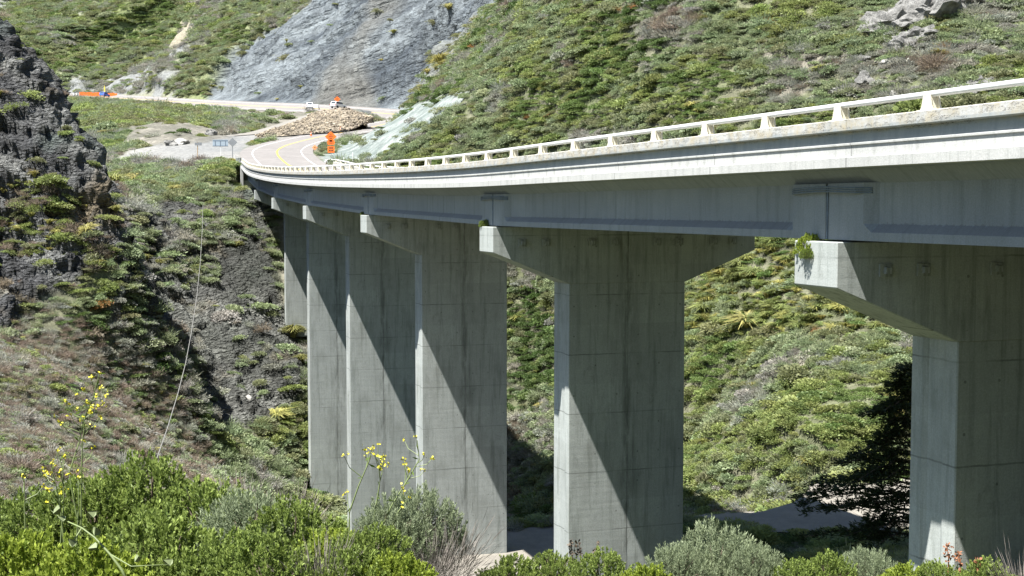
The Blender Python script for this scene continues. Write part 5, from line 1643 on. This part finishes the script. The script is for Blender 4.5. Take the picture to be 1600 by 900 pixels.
def outcrop(name, label, px, py, Y, w_, h_, seed, n=14, mat='rock', cat='rock', group=None):
    c0 = W(px, py, Y); c0[2] = ground(c0[0], Y) if ground(c0[0], Y) < c0[2] + 3 else c0[2]
    Vs = []; Fs = []; rng = np.random.default_rng(seed)
    for k in range(n):
        s_ = (0.30 + 0.35 * rng.random()) * h_ if n > 1 else h_
        V, Fc = rock_bm(seed * 31 + k, 3 if s_ > 0.8 else 2, s_ * rng.uniform(0.9, 1.5), s_, s_ * rng.uniform(0.6, 1.0), 0.7)
        off = np.array([rng.uniform(-0.5, 0.5) * w_, rng.uniform(-0.3, 0.3) * w_ * 0.5, 0]) if n > 1 else np.zeros(3)
        g_ = ground(c0[0] + off[0], c0[1] + off[1]) - c0[2]
        off[2] = g_ + s_ * (0.02 if n > 1 else 0.25)
        a = rng.uniform(0, 6); Rm = np.array([[cos(a), -sin(a), 0], [sin(a), cos(a), 0], [0, 0, 1]])
        b = len(Vs); Vs += [tuple(v) for v in V @ Rm.T + off]; Fs += [tuple(i + b for i in f) for f in Fc]
    me = mesh(name, Vs, Fs); o = link(name, me, M[mat], None, c0); return tag(o, label, cat, group)


outcrop('rock_outcrop', "large grey rock outcrop crowning the green hill at upper right", 1432, 42, 124, 8.0, 3.2, 3, 30)
outcrop('rock_outcrop', "dark grey rock ledge at the right end of the hilltop outcrop", 1505, 34, 123, 3.4, 2.0, 4, 9)
outcrop('rock_outcrop', "grey rock knob at the left end of the hilltop outcrop", 1368, 36, 124, 2.0, 2.0, 5, 6)
outcrop('rock_outcrop', "pale rock patch just below the hilltop outcrop", 1425, 68, 120, 3.6, 2.0, 6, 12)
outcrop('rock_outcrop', "small brown and grey rock outcrop just above the bridge rail at right", 1530, 120, 109, 3.4, 1.7, 7, 10)
outcrop('boulder', "rounded grey boulder on the green slope left below the hilltop outcrop", 1351, 86, 117, 1, 0.85, 8, 1, group='boulders on the green hill')
outcrop('boulder', "pale flat boulder right of the rounded grey one", 1385, 76, 118, 1, 0.5, 9, 1, 'rock_pale', group='boulders on the green hill')
outcrop('boulder', "low grey boulder left of the pale rock patch", 1350, 57, 120, 1, 0.7, 10, 1, group='boulders on the green hill')
outcrop('boulder', "small pale boulder above the rail near the fourth post from the right", 1396, 115, 113, 1, 0.45, 12, 1, 'rock_pale', group='boulders on the green hill')
outcrop('boulder', "small pale boulder low on the slope just over the rail, left of the brown outcrop", 1350, 152, 110, 1, 0.35, 13, 1, 'rock_pale', group='boulders on the green hill')
outcrop('boulder', "big pale boulder on the gravel pullout", 283, 222, 235, 1, 1.4, 14, 1, 'rock_pale', group='boulders on the gravel pullout')
outcrop('boulder', "dark boulder left of the big pale one on the gravel pullout", 267, 226, 233, 1, 1.1, 15, 1, group='boulders on the gravel pullout')
outcrop('boulder', "dark rock on the low bank above the wooden post", 330, 209, 262, 1, 1.3, 16, 1, group='boulders on the gravel pullout')
outcrop('boulder', "small rock low on the left end of the low earth bank", 205, 219, 246, 1, 0.8, 17, 1, 'rock_tan', group='boulders on the gravel pullout')
outcrop('boulder', "white stone at the foot of the canyon wall left of the piers", 388, 648, 131, 1, 0.42, 18, 1, 'rock_pale')

# rubble heap between the two road levels
ridge = [W(425, 214, 264), W(470, 196, 280), W(505, 172.5, 302), W(530, 168.5, 306), W(555, 173, 306), W(575, 184, 296), W(560, 193, 290)]
Vs = []; Fs = []
hp = np.array([W(410, 214, 262), W(440, 200, 272), W(475, 186, 284), W(510, 172, 302), W(535, 168.5, 304), W(562, 176, 300), W(578, 185, 290)])
mbx = []; 
foot = np.array([W(400, 218, 258), W(440, 213.5, 260), W(480, 210.5, 265), W(520, 207, 271), W(548, 202.5, 279), W(566, 196, 288), W(585, 190, 292)])
nu, nv = 60, 26
hpi, _s1 = resample(hp, 0.5); fti, _s2 = resample(foot, 0.5)
def at_(C, t): i = t * (len(C) - 1); i0 = int(i); i1 = min(i0 + 1, len(C) - 1); return C[i0] * (1 - (i - i0)) + C[i1] * (i - i0)
grid = []
for i in range(nu):
    a, b = at_(fti, i / (nu - 1)), at_(hpi, i / (nu - 1)); back = b + (b - a) * np.array([0.9, 0.9, 0]); back[2] = min(a[2], b[2]) - 1
    for j in range(nv):
        t = j / (nv - 1)
        if t < 0.6: k_ = t / 0.6; p_ = a * (1 - k_) + b * k_ + np.array([0, 0, 0.8 * sin(pi * k_)])
        else: k_ = (t - 0.6) / 0.4; p_ = b * (1 - k_) + back * k_
        grid.append(p_)
grid = np.array(grid); grid[:, 2] += 0.45 * fbm(grid, 3, 4, 201) * 1.0
hc = grid.mean(0)
Vs = [tuple(v) for v in grid - hc]; Fs = [(i * nv + j, (i + 1) * nv + j, (i + 1) * nv + j + 1, i * nv + j + 1) for i in range(nu - 1) for j in range(nv - 1)]
rv = [rock_bm(300 + k, 1, 1, 1, 0.8, 0.3) for k in range(6)]
for k in range(9500):
    i = RNG.uniform(0, nu - 1.01); j = RNG.uniform(0, nv * 0.72); p_ = grid[int(i) * nv + int(j)] * 0.5 + grid[min(int(i) + 1, nu - 1) * nv + min(int(j) + 1, nv - 1)] * 0.5 + RNG.normal(0, 0.25, 3) * np.array([1, 1, 0.2])
    s_ = 0.07 + 0.36 * RNG.random() ** 5
    V, Fc = rv[k % 6]; a = RNG.uniform(0, 6); Rm = np.array([[cos(a), -sin(a), 0], [sin(a), cos(a), 0], [0, 0, 1]])
    b = len(Vs); Vs += [tuple(v) for v in (V * s_) @ Rm.T + p_ - hc]; Fs += [tuple(x + b for x in f) for f in Fc]
o = link('rubble_pile', mesh('rubble_pile', Vs, Fs), M['rock_tan'], None, hc); tag(o, "long heap of tan rubble dumped between the highway and the upper road", 'rubble', kind='stuff')
mb = MB(); fl_ = np.array([W(410, 217, 257.5), W(440, 214.3, 259), W(480, 211.2, 264), W(520, 207.8, 270), W(548, 203.5, 277)]); fl_i, _ = resample(fl_, 2.0)
for i in range(len(fl_i) - 1):
    a, b = fl_i[i] - fl_i[0], fl_i[i + 1] - fl_i[0]; mb.add([(a[0], a[1], a[2] - .6), (b[0], b[1], b[2] - .6), (b[0], b[1], b[2] + .25), (a[0], a[1], a[2] + .25), (a[0], a[1] + .1, a[2] - .6), (b[0], b[1] + .1, b[2] - .6), (b[0], b[1] + .1, b[2] + .25), (a[0], a[1] + .1, a[2] + .25)], [(0, 1, 2, 3), (7, 6, 5, 4), (3, 2, 6, 7)])
o = mb.build('silt_barrier', M['black'], None, fl_i[0]); tag(o, "low black barrier along the foot of the rubble pile", 'barrier')

# ------------------------------------------------------------------ golden grass tufts that stand out on the canyon wall
V, Qd, rnd = tuft(420, 500)
tm = quadmesh("tussock", V, Qd, face_rnd=rnd); tm.materials.append(M['grass_gold'])
for px, py, Y, r_, lab in ((228, 418, 144, 1.1, "left one of the two golden tussocks on the dark ledge of the canyon wall"), (248, 414, 146, 1.1, "right one of the two golden tussocks on the dark ledge of the canyon wall"), (190, 460, 135, 1.5, "golden tussock on the yellow green patch at the wall's left"),
                           (205, 495, 132, 1.5, "golden tussock below the yellow green patch, left of the cable"), (250, 500, 134, 1.7, "upper golden tussock of the pair left of the cable's middle"), (262, 520, 131, 1.8, "lower golden tussock of the pair left of the cable's middle"),
                           (178, 305, 148, 1.4, "golden tussock at the foot of the dark crag's ridge"), (372, 385, 158, 1.2, "golden tussock high on the wall near the shaded bridge end"), (458, 502, 147, 1.9, "green and gold tussock right at the foot of the farthest tall pier"), (470, 545, 140, 1.3, "small tussock below the one at the farthest tall pier's foot"),
                           (960, 180, 136, 1.5, "pale tussock on the green hill just above the rail at the picture's middle"), (855, 183, 160, 1.4, "pale tussock on the green hill left of the middle")):
    p_ = W(px, py, Y); p_[2] = ground(p_[0], Y)
    o = link('grass_tussock', tm, None, None, p_); o.scale = (r_, r_, r_); o.rotation_euler = (0, 0, random.uniform(0, 6)); tag(o, lab, 'tussock', 'golden grass tussocks on the canyon slopes')
#@@LAST
